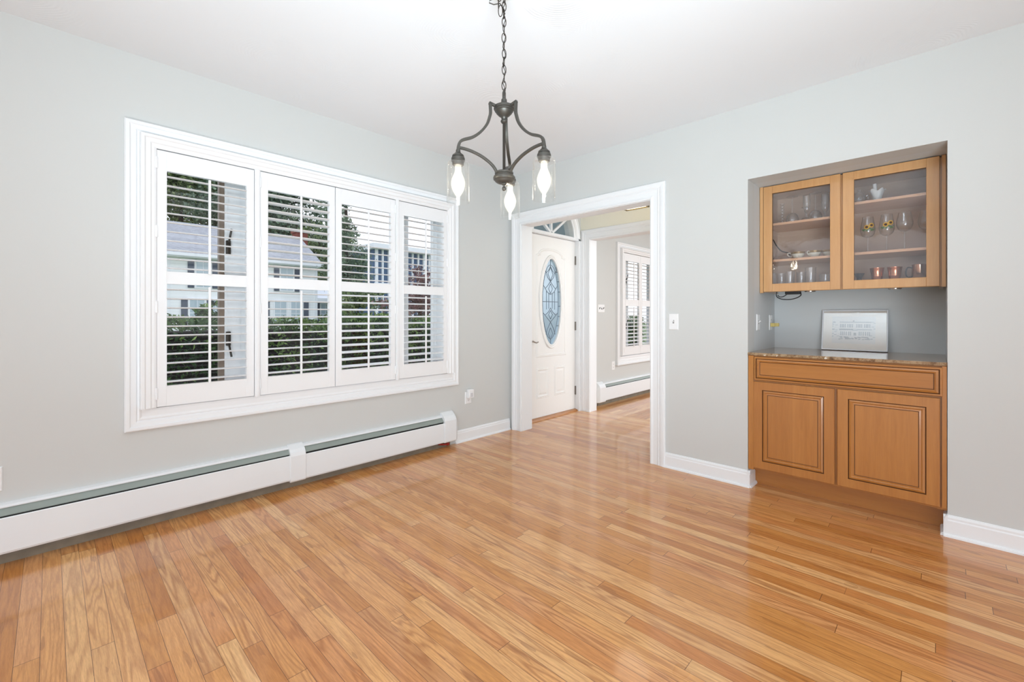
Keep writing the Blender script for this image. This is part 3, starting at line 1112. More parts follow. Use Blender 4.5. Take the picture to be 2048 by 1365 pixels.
for z in (1.845, 1.04, 0.25):
    m = MB()
    m.box(sx1 - 0.010, sx1 + 0.012, DY - 0.004, DY + 0.0, z - 0.052, z + 0.052)
    m.tube([(sx1 + 0.001, DY - 0.008, z - 0.053), (sx1 + 0.001, DY - 0.008, z + 0.053)], 0.008, 8)
    tag(m.build('hinge', M['nickel'], d1), 'satin nickel door hinge')
m = MB()
m.prism([(0.004, 0.0), (0.012, 0.016), (0.045, 0.024), (0.15, 0.024), (0.15, 0.0)], lambda a, b, t: (t, a, b), 0.23, 1.20)
m.build('threshold', M['maple_h'], d1)
m = MB()
m.box(sx0 - 0.035, sx0 - 0.002, 0.0, WT, 0.0, 2.11)
m.box(sx1 + 0.002, sx1 + 0.035, 0.0, WT, 0.0, 2.11)
m.box(sx1 - 0.004, 1.238, -0.018, 0.0, 0.0, 2.08)
m.box(1.204, 1.222, -0.024, -0.018, 0.0, 2.08)
m.box(0.178, sx0 + 0.004, -0.018, 0.0, 0.0, 2.08)
m.build('door_frame', M['trim'], d1)

FZ = 2.072
w2 = thing('window_2', (DX, 0, 2.08), 'half-round fanlight with white spokes above the front door', 'window', kind='structure')
m = MB()
# arched casing and the filler wall around it
prof = [(0.372, 0.0), (0.372, 0.012), (0.385, 0.018), (0.415, 0.012), (0.44, 0.016), (0.452, 0.024), (0.482, 0.026), (0.49, 0.018), (0.49, 0.0)]
na = 28
vv, ff = [], []
for i in range(na + 1):
    t = PI * i / na
    for d, h in prof:
        vv.append((DX + d * math.cos(t), -h, FZ + 0.03 + d * math.sin(t)))
k = len(prof)
for i in range(na):
    for j in range(k - 1):
        ff.append((i * k + j, i * k + j + 1, (i + 1) * k + j + 1, (i + 1) * k + j))
m.add(vv, ff)
m.build('arched_casing', M['trim'], w2)
m = MB()
for yy0, yy1 in ((0.0, 0.12),):
    rin = 0.372
    vv, ff = [], []
    for i in range(na + 1):
        t = PI * i / na
        for yy in (yy0, yy1):
            vv.append((DX + rin * math.cos(t), yy, FZ + 0.03 + rin * math.sin(t)))
        for yy in (yy0, yy1):
            vv.append((DX + 0.486 * max(-1, min(1, math.cos(t) * 1.42)), yy, min(H - 0.03, FZ + 0.03 + 0.5 * min(1, math.sin(t) * 1.42))))
    for i in range(na):
        a = i * 4
        b = a + 4
        ff += [(a, b, b + 1, a + 1), (a, a + 2, b + 2, b), (a + 1, b + 1, b + 3, a + 3), (a + 2, a + 3, b + 3, b + 2)]
    m.add(vv, ff)
m.build('arch_surround', M['wall'], w2)
m = MB()
m.box(0.25, 1.186, 0.0, 0.11, FZ + 0.008, FZ + 0.045)
m.box(0.25, 1.186, -0.012, 0.0, FZ + 0.012, FZ + 0.036)
for ang in (36, 90, 144):
    t = R(ang)
    d = Vector((math.cos(t), 0, math.sin(t)))
    p = Vector((DX, 0.05, FZ + 0.045))
    m.bar([p + d * 0.02, p + d * 0.37], (0, 1, 0), 0.03, 0.026)
m.tube([(DX + 0.035 * math.cos(R(a)), 0.05, FZ + 0.045 + 0.035 * math.sin(R(a))) for a in range(0, 181, 20)], 0.013, 8)
m.build('spokes', M['trim'], w2)
m = MB()
vv = [(DX + 0.376 * math.cos(PI * i / na), yy, FZ + 0.03 + 0.376 * math.sin(PI * i / na)) for yy in (0.055, 0.06) for i in range(na + 1)]
n2 = na + 1
m.add(vv, [tuple(range(n2)), tuple(range(2 * n2 - 1, n2 - 1, -1))] + [(i, (i + 1) % n2, n2 + (i + 1) % n2, n2 + i) for i in range(n2)])
m.build('pane', M['window_glass'], w2)
# ------------------------------------------------------------------ chandelier
CX, CY = -1.932, -1.822
ch = thing('chandelier', (CX, CY, H), 'three-light dark bronze chandelier with clear glass cylinder shades, hanging on a chain', 'chandelier')
m = MB()
m.lathe(CX, CY, [(0.0, H - 0.004), (0.058, H), (0.060, H - 0.010), (0.052, H - 0.022), (0.020, H - 0.030), (0.010, H - 0.036), (0.0, H - 0.036)], 32)
m.build('ceiling_canopy', M['bronze'], ch)


def link(m, c, rot, ln=0.042, wd=0.018, r=0.0019):
    pts = []
    for i in range(20):
        t = 2 * PI * i / 20
        a, b = wd / 2 * math.cos(t), ln / 2 * math.sin(t)
        pts.append((c[0] + a * math.cos(rot), c[1] + a * math.sin(rot), c[2] + b))
    m.tube(pts, r, 6, closed=True)


m = MB()
zt = H - 0.044
k = 0
while zt > 2.135:
    link(m, (CX + 0.001 * math.sin(k * 2.1), CY, zt - 0.012), R(-46 + (20 if k % 2 else 98) + 7 * math.sin(k)))
    zt -= 0.0345
    k += 1
link(m, (CX - 0.016, CY + 0.014, H - 0.050), R(-30))
link(m, (CX - 0.018, CY + 0.016, H - 0.083), R(40))
link(m, (CX - 0.010, CY + 0.012, H - 0.110), R(-50), 0.05)
m.build('chain', M['bronze_dark'], ch)
m = MB()
rx, ry = 0.6925, -0.7214
pts = []
for i in range(30):
    t = i / 29
    z = H - 0.05 - t * (H - 0.05 - 2.13)
    o_ = 0.006 * math.sin(t * 34)
    pts.append((CX + o_ * rx, CY + o_ * ry, z))
m.tube(pts, 0.0016, 6)
pts = [(CX, CY, H - 0.034)]
for q, z in ((-0.012, -0.052), (-0.040, -0.058), (-0.062, -0.064), (-0.064, -0.076), (-0.045, -0.083), (-0.018, -0.078), (-0.004, -0.098), (0.004, -0.125)):
    pts.append((CX + q * rx, CY + q * ry, H + z))
m.tube(pts, 0.0022, 6)
m.build('supply_cord', M['bronze_dark'], ch)
m = MB()
m.lathe(CX, CY, [(0.0, 2.142), (0.006, 2.140), (0.008, 2.132), (0.008, 2.108), (0.012, 2.104), (0.013, 2.090), (0.018, 2.086), (0.024, 2.078),
                 (0.038, 2.076), (0.0445, 2.072), (0.0450, 2.062), (0.0410, 2.060), (0.0410, 2.054), (0.0375, 2.052), (0.0345, 2.045), (0.024, 2.034), (0.0135, 2.027), (0.0125, 2.022),
                 (0.010, 2.018), (0.014, 2.014), (0.015, 2.008), (0.011, 2.002), (0.006, 2.0), (0.0, 2.0)], 32)
m.build('upper_hub', M['bronze'], ch)
m = MB()
m.lathe(CX, CY, [(0.0, 2.004), (0.0062, 2.004), (0.0062, 1.786), (0.0, 1.786)], 16)
m.build('stem', M['bronze_dark'], ch)
m = MB()
m.lathe(CX, CY, [(0.0, 1.794), (0.010, 1.793), (0.036, 1.790), (0.0405, 1.787), (0.0405, 1.780), (0.0365, 1.778), (0.0365, 1.774), (0.0455, 1.770), (0.0475, 1.763),
                 (0.0460, 1.756), (0.0400, 1.752), (0.0385, 1.748), (0.030, 1.742), (0.018, 1.739), (0.0, 1.738)], 32)
lh = m.build('lower_hub', M['bronze'], ch)
m = MB()
m.lathe(CX, CY, [(0.0, 1.740), (0.010, 1.739), (0.010, 1.734), (0.005, 1.731), (0.004, 1.727), (0.008, 1.723), (0.0095, 1.717), (0.008, 1.711), (0.0, 1.707)], 20)
m.build('finial', M['bronze'], lh)


def smooth_path(p, n=6):
    out = []
    for i in range(len(p) - 1):
        p0 = p[max(0, i - 1)]; p1 = p[i]; p2 = p[i + 1]; p3 = p[min(len(p) - 1, i + 2)]
        for q in range(n):
            t = q / n
            out.append(tuple(0.5 * ((2 * b) + (-a + c) * t + (2 * a - 5 * b + 4 * c - d) * t * t + (-a + 3 * b - 3 * c + d) * t ** 3)
                             for a, b, c, d in zip(p0, p1, p2, p3)))
    out.append(p[-1])
    return out


UP = smooth_path([(0.064, 2.078), (0.0625, 2.040), (0.066, 2.020), (0.079, 1.984), (0.107, 1.947), (0.142, 1.919), (0.182, 1.902), (0.199, 1.888), (0.206, 1.862), (0.206, 1.846)])
DN = smooth_path([(0.204, 1.866), (0.175, 1.864), (0.141, 1.857), (0.098, 1.841), (0.060, 1.817), (0.040, 1.795), (0.034, 1.778)])
ARMS = [0.764914 - R(a) for a in (7, 127, -113)]
for q, an in enumerate(ARMS):
    ca, sa = math.cos(an), math.sin(an)

    def P(r, z): return (CX + r * ca, CY + r * sa, z)
    m = MB()
    side = (-sa, ca, 0)
    m.bar([P(0.020, 2.066), P(0.045, 2.071), P(0.0695, 2.078)], side, 0.0135, 0.010)
    m.bar([P(r, z) for r, z in UP], side, 0.0135, 0.0110)
    arm = bevelled(m.build('arm', M['bronze'], ch), 0.0012)
    m = MB()
    m.bar([P(r, z) for r, z in DN], side, 0.0130, 0.0095)
    bevelled(m.build('brace', M['bronze'], arm), 0.001)
    px, py = P(0.206, 0)[:2]
    m = MB()
    m.lathe(px, py, [(0.0, 1.856), (0.009, 1.855), (0.010, 1.846), (0.014, 1.842), (0.017, 1.838), (0.023, 1.834), (0.025, 1.829), (0.022, 1.826),
                     (0.027, 1.823), (0.0285, 1.818), (0.0285, 1.808), (0.024, 1.806), (0.024, 1.794), (0.020, 1.790), (0.0, 1.790)], 28)
    so = m.build('socket', M['bronze'], ch)
    m = MB()
    z0, z1 = 1.6365, 1.806
    m.lathe(px, py, [(0.021, z1), (0.030, z1 + 0.001), (0.040, z1 - 0.002), (0.0445, z1 - 0.006), (0.0470, z1 - 0.014), (0.0470, z0 + 0.002), (0.0460, z0),
                     (0.0450, z0 + 0.002), (0.0450, z1 - 0.013), (0.043, z1 - 0.008), (0.039, z1 - 0.005), (0.021, z1 - 0.003)], 40)
    tag(m.build('glass_shade', M['shade_glass'], ch), 'clear glass cylinder shade')
    m = MB()
    m.lathe(px, py, [(0.0, 1.793), (0.013, 1.792), (0.0135, 1.768), (0.017, 1.756), (0.025, 1.738), (0.0295, 1.722), (0.029, 1.708), (0.024, 1.690),
                     (0.016, 1.674), (0.011, 1.666), (0.006, 1.661), (0.0, 1.660)], 24)
    lb_ = tag(m.build('light_bulb', M['bulb'], ch), 'glowing light bulb')
    m = MB()
    m.lathe(px, py, [(0.0, 1.780), (0.004, 1.778), (0.0055, 1.760), (0.0065, 1.740), (0.0085, 1.722), (0.0080, 1.700), (0.005, 1.684), (0.0, 1.680)], 16)
    m.build('filament', M['filament'], lb_)

# ------------------------------------------------------------------ foyer ceiling light
fl = thing('ceiling_light', (0.705, -0.985, H), 'square brass-framed ceiling light glowing in the foyer', 'lamp')
m = MB()
m.lathe(0.705, -0.985, [(0, H), (0.07, H), (0.07, H - 0.02), (0.012, H - 0.03), (0.012, 2.43), (0, 2.43)], 24)
m.build('stem', M['brass'], fl)
m = MB()
x0, x1, y0, y1 = 0.580, 0.832, -1.112, -0.860
for z in (2.247, 2.43):
    m.box(x0, x1, y0, y0 + 0.010, z, z + 0.012)
    m.box(x0, x1, y1 - 0.010, y1, z, z + 0.012)
    m.box(x0, x0 + 0.010, y0, y1, z, z + 0.012)
    m.box(x1 - 0.010, x1, y0, y1, z, z + 0.012)
for x in (x0, x1 - 0.009):
    for y in (y0, y1 - 0.009):
        m.box(x, x + 0.009, y, y + 0.009, 2.247, 2.44)
m.box(x0 + 0.12, x1 - 0.12, y0, y1, 2.43, 2.436)
m.build('frame', M['brass'], fl)
m = MB()
m.box(x0 + 0.006, x1 - 0.006, y0 + 0.006, y1 - 0.006, 2.258, 2.43)
m.build('glass_panel', M['lamp_panel'], fl)

# ------------------------------------------------------------------ baseboard heaters
def heater(root, xa, xb, cap_left, cap_right, joint=None):
    segs = [(xa, joint[0] + 0.02), (joint[1] - 0.02, xb)] if joint else [(xa, xb)]
    m = MB()
    m.box(xa, xb, -0.006, 0, 0.062, 0.284)
    m.build('back_plate', M['heater'], root)
    m = MB()
    m.prism([(0.0, 0.0), (0.010, 0.0), (0.012, 0.03), (0.008, 0.05), (0.008, 0.063), (0.0, 0.063)], lambda a, b, t: (t, -a, b), xa, xb)
    tag(m.build('base_strip', M['heater_base'], root), 'stained grey strip under the heater')
    for k, (s0, s1) in enumerate(segs):
        m = MB()
        m.prism([(0.0, 0.285), (0.012, 0.284), (0.030, 0.279), (0.036, 0.272), (0.035, 0.267), (0.031, 0.270), (0.026, 0.274), (0.0, 0.279)],
                lambda a, b, t: (t, -a, b), s0, s1)
        m.build('top_hood', M['heater'], root)
        m = MB()
        drop = 0.0 if k == 0 else -0.004
        m.prism([(0.024, 0.270), (0.027, 0.270), (0.052, 0.241), (0.056, 0.238), (0.055, 0.235), (0.049, 0.238)],
                lambda a, b, t: (t, -a, b + drop), s0, s1)
        m.build('damper', M['heater_in'], root)
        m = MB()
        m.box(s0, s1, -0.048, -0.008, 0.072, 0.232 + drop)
        m.build('fin_core', M['heater_dark'], root)  # solid black block stands in for the dark heater interior
        m = MB()
        pd = 0.0 if k == 0 else -0.008
        m.prism([(0.060, 0.228), (0.064, 0.231), (0.0675, 0.227), (0.0680, 0.150), (0.0665, 0.072), (0.062, 0.062), (0.054, 0.060), (0.054, 0.064),
                 (0.060, 0.067), (0.0625, 0.075), (0.064, 0.150), (0.063, 0.224)], lambda a, b, t: (t, -a, b + pd), s0, s1)
        m.build('front_panel', M['heater'], root)
    CV = [(0.0, 0.306), (0.016, 0.302), (0.050, 0.277), (0.066, 0.258), (0.0735, 0.236), (0.0745, 0.150), (0.0725, 0.060), (0.066, 0.050), (0.0, 0.050)]
    CV = [(a, b if b > 0.2 else b) for a, b in CV]
    if joint:
        m = MB()
        m.prism([(a, 0.294 + (b - 0.306) if b > 0.2 else b) for a, b in CV], lambda a, b, t: (t, -a, b), joint[0], joint[1])
        bevelled(m.build('joint_cover', M['heater'], root), 0.002)
    for e, s in ((cap_left, -1), (cap_right, 1)):
        if e is None: continue
        e0, e1 = e
        m = MB()
        out = e1 if s > 0 else e0
        inn = e0 if s > 0 else e1
        mid = out - s * 0.032
        m.prism([(a + 0.001, b + 0.004 if b > 0.2 else b) for a, b in CV], lambda a, b, t: (t, -a, b), inn, mid)
        big = [(a + 0.001, b + 0.004 if b > 0.2 else b) for a, b in CV]
        small = [(a * 0.62, 0.05 + (b - 0.05) * 0.80) for a, b in big]
        n_ = len(big)
        vv = [(mid, -a, b) for a, b in big] + [(out, -a, b) for a, b in small]
        m.add(vv, [(i, (i + 1) % n_, n_ + (i + 1) % n_, n_ + i) for i in range(n_)] + [tuple(range(n_, 2 * n_))])
        bevelled(m.build('end_cap', M['heater'], root), 0.002)


ht = thing('baseboard_heater', (-3.0, 0, 0), 'long white baseboard heater on the floor under the wide shuttered window', 'heater')
heater(ht, -6.1, -0.80, None, (-0.905, -0.745), (-2.187, -2.087))
m = MB()
m.lathe(0, 0, [(0, 0), (0.012, 0), (0.012, 0.02), (0.008, 0.026), (0, 0.026)], 12, axis=Matrix.Translation((-0.860, -0.040, 0.026)) @ Matrix.Rotation(R(90), 4, 'Y'))
m.tube([(-0.95, -0.040, 0.045), (-0.90, -0.040, 0.032), (-0.858, -0.040, 0.026)], 0.008, 8)
tag(m.build('valve_cap', M['red_cap'], ht), 'red pipe end under the heater end cap')
ht2 = thing('baseboard_heater', (2.5, 0, 0), 'white baseboard heater below the window in the room beyond the foyer', 'heater')
heater(ht2, 1.60, 4.2, (1.53, 1.70), None)

# ------------------------------------------------------------------ switches and outlets
def plate(name, f3, a, b, w, h, label, cat, kind, gangs=1, group=None, toggles=None):
    p = f3(a, b, 0)
    root = thing(name, p, label, cat, group)
    m = MB()
    m.panel((a - w / 2, a + w / 2, b - h / 2, b + h / 2), [(0, 0), (0.0, 0.002), (0.004, 0.006)], f3)
    m.build('cover_plate', M['plastic'], root)
    for g in range(gangs):
        ga = a + (g - (gangs - 1) / 2) * 0.046
        if kind == 'toggle':
            m = MB()
            m.panel((ga - 0.006, ga + 0.006, b - 0.013, b + 0.013), [(0, 0.005), (0, 0.0068)], f3)
            m.build('toggle_slot', M['slot_grey'], root)
            up = 0.010 if (toggles or [1] * gangs)[g] else -0.010
            m = MB()
            pts = [f3(ga, b, 0.005), f3(ga, b + up * 0.6, 0.014), f3(ga, b + up, 0.019)]
            m.tube(pts, 0.0042, 8)
            m.build('toggle', M['plastic'] if gangs == 1 else M['bronze_dark'], root)
        else:
            for s in (-1, 1):
                c = b + s * 0.0195
                m = MB()
                m.panel((ga - 0.017, ga + 0.017, c - 0.0145, c + 0.0145), [(0, 0.005), (0, 0.0068), (0.002, 0.0075)], f3)
                fc = m.build('receptacle', M['plastic'], root)
                m = MB()
                for dx in (-0.0065, 0.0065):
                    m.panel((ga + dx - 0.0012, ga + dx + 0.0012, c - 0.002, c + 0.007), [(0, 0.007), (0, 0.0079)], f3)
                m.panel((ga - 0.0025, ga + 0.0025, c - 0.010, c - 0.005), [(0, 0.007), (0, 0.0079)], f3)
                m.build('slot', M['slot'], fc)
    return root


plate('light_switch', on_right, -1.726, 1.120, 0.074, 0.122, 'white single toggle light switch right of the doorway', 'light switch', 'toggle')


def on_niche(a, b, h): return (a, NI[1] - h, b)


plate('light_switch', on_niche, 0.232, 1.119, 0.072, 0.116, 'white toggle light switch on the left side of the cabinet niche', 'light switch', 'toggle')
plate('wall_outlet', on_niche, 0.562, 1.114, 0.072, 0.116, 'white outlet inside the cabinet niche holding a yellow adapter', 'outlet', 'outlet')
plate('wall_outlet', on_left, -0.580, 0.398, 0.076, 0.112, 'white outlet on the window wall near the doorway corner', 'outlet', 'outlet')
plate('wall_outlet', on_left, -3.488, 0.398, 0.074, 0.114, 'white outlet above the heater at the far left edge', 'outlet', 'outlet')
plate('light_switch', on_left, 1.700, 1.262, 0.160, 0.105, 'white three-gang switch plate in the room beyond the foyer', 'light switch', 'toggle', 3, toggles=[1, 0, 1])
plate('wall_outlet', on_left, 1.996, 0.488, 0.078, 0.116, 'white outlet under the window in the room beyond the foyer', 'outlet', 'outlet')

pa = thing('plug_adapter', (0.548, NI[1] - 0.008, 1.095), 'yellowed plug adapter stuck in the niche outlet', 'plug')
m = MB()
m.box(0.532, 0.566, NI[1] - 0.036, NI[1] - 0.0076, 1.082, 1.110, ch=0.003)
m.build('plug_body', M['yellow'], pa)
m = MB()
m.box(0.538, 0.560, NI[1] - 0.062, NI[1] - 0.036, 1.084, 1.110, ch=0.002)
m.box(0.541, 0.557, NI[1] - 0.0625, NI[1] - 0.062, 1.090, 1.104)
m.build('outlet_end', M['yellow'], pa)

nl = thing('night_light', (-0.574, -0.008, 0.44), 'white plug-in night light on the outlet near the doorway corner', 'night light')
m = MB()
m.box(-0.606, -0.540, -0.044, -0.0078, 0.398, 0.478, ch=0.006)
m.build('housing', M['plastic'], nl)
m = MB()
m.panel((-0.588, -0.558, 0.412, 0.446), [(0, 0.043), (0, 0.0455), (0.003, 0.047)], on_left)
m.build('sensor_window', plain('pale_grey_lens', srgb(205, 205, 208), 0.3), nl)

# ------------------------------------------------------------------ base cabinet
YL, YR = -2.247, -3.215       # inside faces of the niche (left, right in the picture)
FRONT = 0.012
bc = thing('base_cabinet', (0.3, -2.73, 0), 'honey maple base cabinet with one wide drawer and two raised-panel doors', 'cabinet')
m = MB()
m.box(0.035, 0.66, YL - 0.018, YL, 0.13, 0.898)
m.box(0.035, 0.66, YR, YR + 0.018, 0.13, 0.898)
m.box(0.035, 0.66, YR, YL, 0.13, 0.15)
m.box(0.64, 0.66, YR, YL, 0.13, 0.898)
m.build('carcass', M['maple'], bc)
m = MB()
m.box(0.016, 0.036, YL - 0.045, YL, 0.125, 0.897)
m.box(0.016, 0.036, YR, YR + 0.040, 0.125, 0.897)
m.box(0.0167, 0.0352, YR + 0.001, YL - 0.001, 0.868, 0.897)
m.box(0.0167, 0.0352, YR + 0.001, YL - 0.001, 0.706, 0.745)
m.box(0.0167, 0.0352, YR + 0.001, YL - 0.001, 0.128, 0.165)
m.box(0.016, 0.036, -2.765, -2.705, 0.128, 0.74)
m.build('face_frame', M['maple'], bc)
m = MB()
m.box(-0.002, 0.016, YL - 0.034, YL - 0.002, 0.125, 0.896)
m.build('filler_strip', M['maple'], bc)
m = MB()
m.box(-0.002, 0.016, YR + 0.001, YR + 0.019, 0.140, 0.896)
m.build('filler_strip', M['maple'], bc)
m = MB()
m.box(0.120, 0.135, YR, YL, 0.0, 0.135)
m.build('toe_kick', M['maple_h'], bc)


def on_cab(x): return lambda a, b, h: (x - h, a, b)


def raised_door(root, name, y0, y1, z0, z1, o, i, mat, x=0.014, th=0.020, drawer=False):
    """y0<y1; o = groove rect inset, i = field inset"""
    m = MB()
    rings = [(0, 0), (0, th - 0.003), (0.003, th)]
    mats = [0, 0]
    rings += [(o - 0.0012, th), (o + 0.0012, th - 0.006)]; mats += [0, 1]
    rings += [(o + 0.004, th - 0.004), (o + 0.014, th - 0.001), (o + 0.020, th - 0.006)]; mats += [1, 0, 0]
    rings += [(i - 0.002, th - 0.005), (i, th - 0.006), (i + 0.0018, th - 0.005)]; mats += [0, 1, 1]
    m.panel((y0, y1, z0, z1), rings, on_cab(x), mats)
    return m.build(name, [mat, M['glaze']], root)


raised_door(bc, 'drawer', -3.199, -2.284, 0.734, 0.889, 0.012, 0.035, M['maple_h'])
raised_door(bc, 'door', -2.728, -2.281, 0.140, 0.722, 0.054, 0.085, M['maple'])
raised_door(bc, 'door', -3.188, -2.741, 0.141, 0.723, 0.054, 0.084, M['maple'])

ct = MB()
ct.prism([(-0.006, 0.901), (-0.003, 0.898), (0.688, 0.898), (0.688, 0.917), (-0.003, 0.917), (-0.006, 0.914)], lambda a, b, t: (a, t, b), YR - 0.001, YL + 0.001)
tag(ct.build('countertop', M['granite']), 'polished brown granite countertop on the base cabinet', 'countertop')

# ------------------------------------------------------------------ wall cabinet
wc_ = thing('wall_cabinet', (0.45, -2.73, 1.333), 'honey maple wall cabinet with two glass doors inside the niche', 'cabinet')
ZB, ZT = 1.337, 2.088
BX = 0.655
m = MB()
m.box(0.304, BX, YL - 0.030, YL - 0.012, ZB, ZT)
m.box(0.304, BX, YR + 0.012, YR + 0.030, ZB, ZT)
m.box(0.304, BX, YR + 0.012, YL - 0.012, ZB + 0.032, ZB + 0.050)
m.box(0.304, BX, YR + 0.012, YL - 0.012, ZT - 0.018, ZT)
m.box(BX - 0.012, BX, YR + 0.03, YL - 0.03, ZB + 0.02, ZT)
m.box(0.3045, BX, -2.737, -2.719, ZB + 0.04, ZT)
m.box(0.310, 0.322, YR + 0.012, YL - 0.012, ZB, ZB + 0.034)
m.build('carcass', M['maple_in'], wc_)
m = MB()
m.box(0.2865, 0.304, YL - 0.055, YL - 0.028, ZB, ZT)
m.box(0.2865, 0.304, YR + 0.020, YR + 0.050, ZB, ZT)
m.box(0.2865, 0.304, -2.755, -2.700, ZB, ZT)
m.box(0.2872, 0.3035, YR + 0.021, YL - 0.029, ZB, ZB + 0.050)
m.box(0.2872, 0.3035, YR + 0.021, YL - 0.029, ZT - 0.04, ZT)
m.build('face_frame', M['maple_up'], wc_)
m = MB()
m.box(0.272, 0.304, YL - 0.023, YL - 0.001, 1.331, 2.095)
m.build('filler_strip', M['maple_up'], wc_)
m = MB()
m.box(0.272, 0.304, YR + 0.001, YR + 0.019, 1.334, 2.095)
m.build('filler_strip', M['maple_up'], wc_)
SH = {'l': (1.562, 1.823), 'r': (1.567, 1.893)}
for (y0, y1, zz) in ((-2.718, -2.278, SH['l']), (-3.184, -2.738, SH['r'])):
    for z in zz:
        m = MB()
        m.box(0.312, BX - 0.013, y0, y1, z - 0.008, z + 0.008)
        m.build('shelf', M['maple_pale'], wc_)
for (y0, y1, g) in ((-2.722, -2.274, (-2.667, -2.329)), (-3.187, -2.734, (-3.131, -2.793))):
    z0, z1 = 1.338, 2.091
    m = MB()
    X = 0.284
    gi = (g[0], g[1], 1.393, 2.037)
    sl, sr = g[0] - y0, y1 - g[1]
    pr = lambda w: [(0, -0.018), (0, 0.0), (0.005, 0.004), (0.008, 0.004)]
    for (a0, a1, b0, b1) in ((y0, g[0], z0, z1), (g[1], y1, z0, z1), (g[0], g[1], z0, 1.393), (g[0], g[1], 2.037, z1)):
        m.box(X - 0.020, X, a0, a1, b0, b1)
    m.ringframe(gi, [(0, -0.004), (0, 0.016), (0.004, 0.0195), (0.006, 0.0205)], on_cab(X), mats=[0, 1, 0])
    dr = bevelled(m.build('door', [M['maple_up'], M['glaze']], wc_), 0.002)
    m = MB()
    m.box(X - 0.010, X - 0.007, g[0] - 0.004, g[1] + 0.004, 1.389, 2.041)
    m.build('glass_pane', M['cabinet_glass'], dr)

# under-cabinet fittings
for y, lab in ((-2.535, 'round silver puck light under the left half of the wall cabinet'), (-2.985, 'round silver puck light under the right half of the wall cabinet')):
    p = thing('puck_light', (0.39, y, ZB + 0.032), lab, 'lamp', 'puck lights under the wall cabinet')
    m = MB()
    m.lathe(0.39, y, [(0, 1.369), (0.034, 1.369), (0.036, 1.352), (0.033, 1.334), (0.026, 1.331), (0.026, 1.333), (0, 1.333)], 24)
    m.build('housing', M['steel'], p)
    m = MB()
    m.lathe(0.39, y, [(0, 1.333), (0.026, 1.333), (0.024, 1.330), (0, 1.329)], 24)
    m.build('lens', M['plastic'], p)
pw = thing('power_adapter', (0.37, -2.435, 1.369), 'black power adapter with a looped cord under the wall cabinet', 'adapter')
m = MB()
m.box(0.335, 0.395, -2.482, -2.392, 1.318, 1.369, ch=0.004)
m.build('adapter_body', M['black'], pw)
m = MB()
m.tube(smooth_path([(0.36, -2.482, 1.335), (0.36, -2.486, 1.312), (0.365, -2.462, 1.294), (0.37, -2.42, 1.283), (0.37, -2.37, 1.285), (0.37, -2.338, 1.300),
                    (0.37, -2.330, 1.322), (0.37, -2.335, 1.345)]), 0.0035, 8)
m.tube(smooth_path([(0.37, -2.340, 1.315), (0.37, -2.352, 1.303), (0.375, -2.375, 1.305), (0.38, -2.398, 1.322)]), 0.003, 8)
m.build('cord', M['black'], pw)

# ------------------------------------------------------------------ framed print leaning on the back of the niche
PY0, PY1 = -2.936, -2.564
pz = 0.9175
tilt = math.atan2(0.052, 0.288)
fp = thing('framed_print', (0.632, (PY0 + PY1) / 2, pz), 'silver-framed pale print of a house leaning on the granite countertop', 'picture')


def on_pic(a, b, h):
    return (0.632 + math.sin(tilt) * b - math.cos(tilt) * (h - 0.0), a, pz + 0.0005 + math.cos(tilt) * b + math.sin(tilt) * h)


HP = 0.291
m = MB()
m.ringframe((PY0 + 0.006, PY1 - 0.006, 0.006, HP - 0.006), [(0, 0.0), (0, 0.016), (0.001, 0.018), (0.005, 0.018), (0.006, 0.017), (0.006, 0.0), (0, 0)], on_pic)
m.build('frame', M['silver'], fp)
m = MB()
m.panel((PY0 + 0.004, PY1 - 0.004, 0.004, HP - 0.004), [(0, 0.001), (0, 0.007)], on_pic)
mt = m.build('mat_board', M['paper'], fp)
m = MB()
pl, pr_ = PY0 + 0.067, PY1 - 0.060      # right / left edges as seen
pb, pt = 0.050, 0.245
m.panel((pl, pr_, pb, pt), [(0, 0.0065), (0, 0.0078)], on_pic)
m.build('print', M['print'], mt)
m = MB()


def ink(u0, u1, v0, v1):      # u from the left as seen, v from the bottom, both 0..1 of the print
    a = pr_ + (pl - pr_) * u1
    b = pr_ + (pl - pr_) * u0
    m.panel((a, b, pb + (pt - pb) * v0, pb + (pt - pb) * v1), [(0, 0.0077), (0, 0.0081)], on_pic)


ink(0.18, 0.90, 0.775, 0.805)
ink(0.49, 0.525, 0.805, 0.86)
ink(0.17, 0.50, 0.49, 0.545)
ink(0.58, 0.92, 0.50, 0.53)
for u in (0.19, 0.23, 0.26, 0.30, 0.36, 0.40, 0.43, 0.47, 0.57, 0.61, 0.64, 0.68, 0.75, 0.79, 0.82, 0.86):
    ink(u, u + 0.024, 0.59, 0.72)
for u in (0.20, 0.24, 0.28, 0.33, 0.39, 0.43, 0.63, 0.67, 0.72, 0.77, 0.82, 0.86):
    ink(u, u + 0.022, 0.30, 0.44)
ink(0.51, 0.57, 0.30, 0.40)
ink(0.48, 0.60, 0.475, 0.49)
ink(0.50, 0.58, 0.515, 0.53)
rnd = random.Random(5)
for i in range(60):
    u = rnd.random()
    if 0.16 < u < 0.90:
        v0 = 0.14 + 0.09 * rnd.random()
        ink(u, u + 0.05, v0, v0 + 0.03)
    else:
        v0 = 0.22 + 0.6 * rnd.random()
        ink(max(0, u - 0.03), min(1, u + 0.03), v0, v0 + 0.02)
m.build('house_drawing', M['ink'], mt)
m = MB()
m.panel((PY0 + 0.008, PY1 - 0.008, 0.008, HP - 0.008), [(0, 0.0105), (0, 0.0125)], on_pic)
m.build('picture_glass', M['picture_glass'], fp)

# ------------------------------------------------------------------ glassware and china
def thin(prof, t=0.0012):
    """closed wall: out along prof, back along its inner offset"""
    inner = [(max(0.0, r - t), z + (t if i < len(prof) // 2 else 0)) for i, (r, z) in enumerate(prof)]
    return prof + inner[::-1]


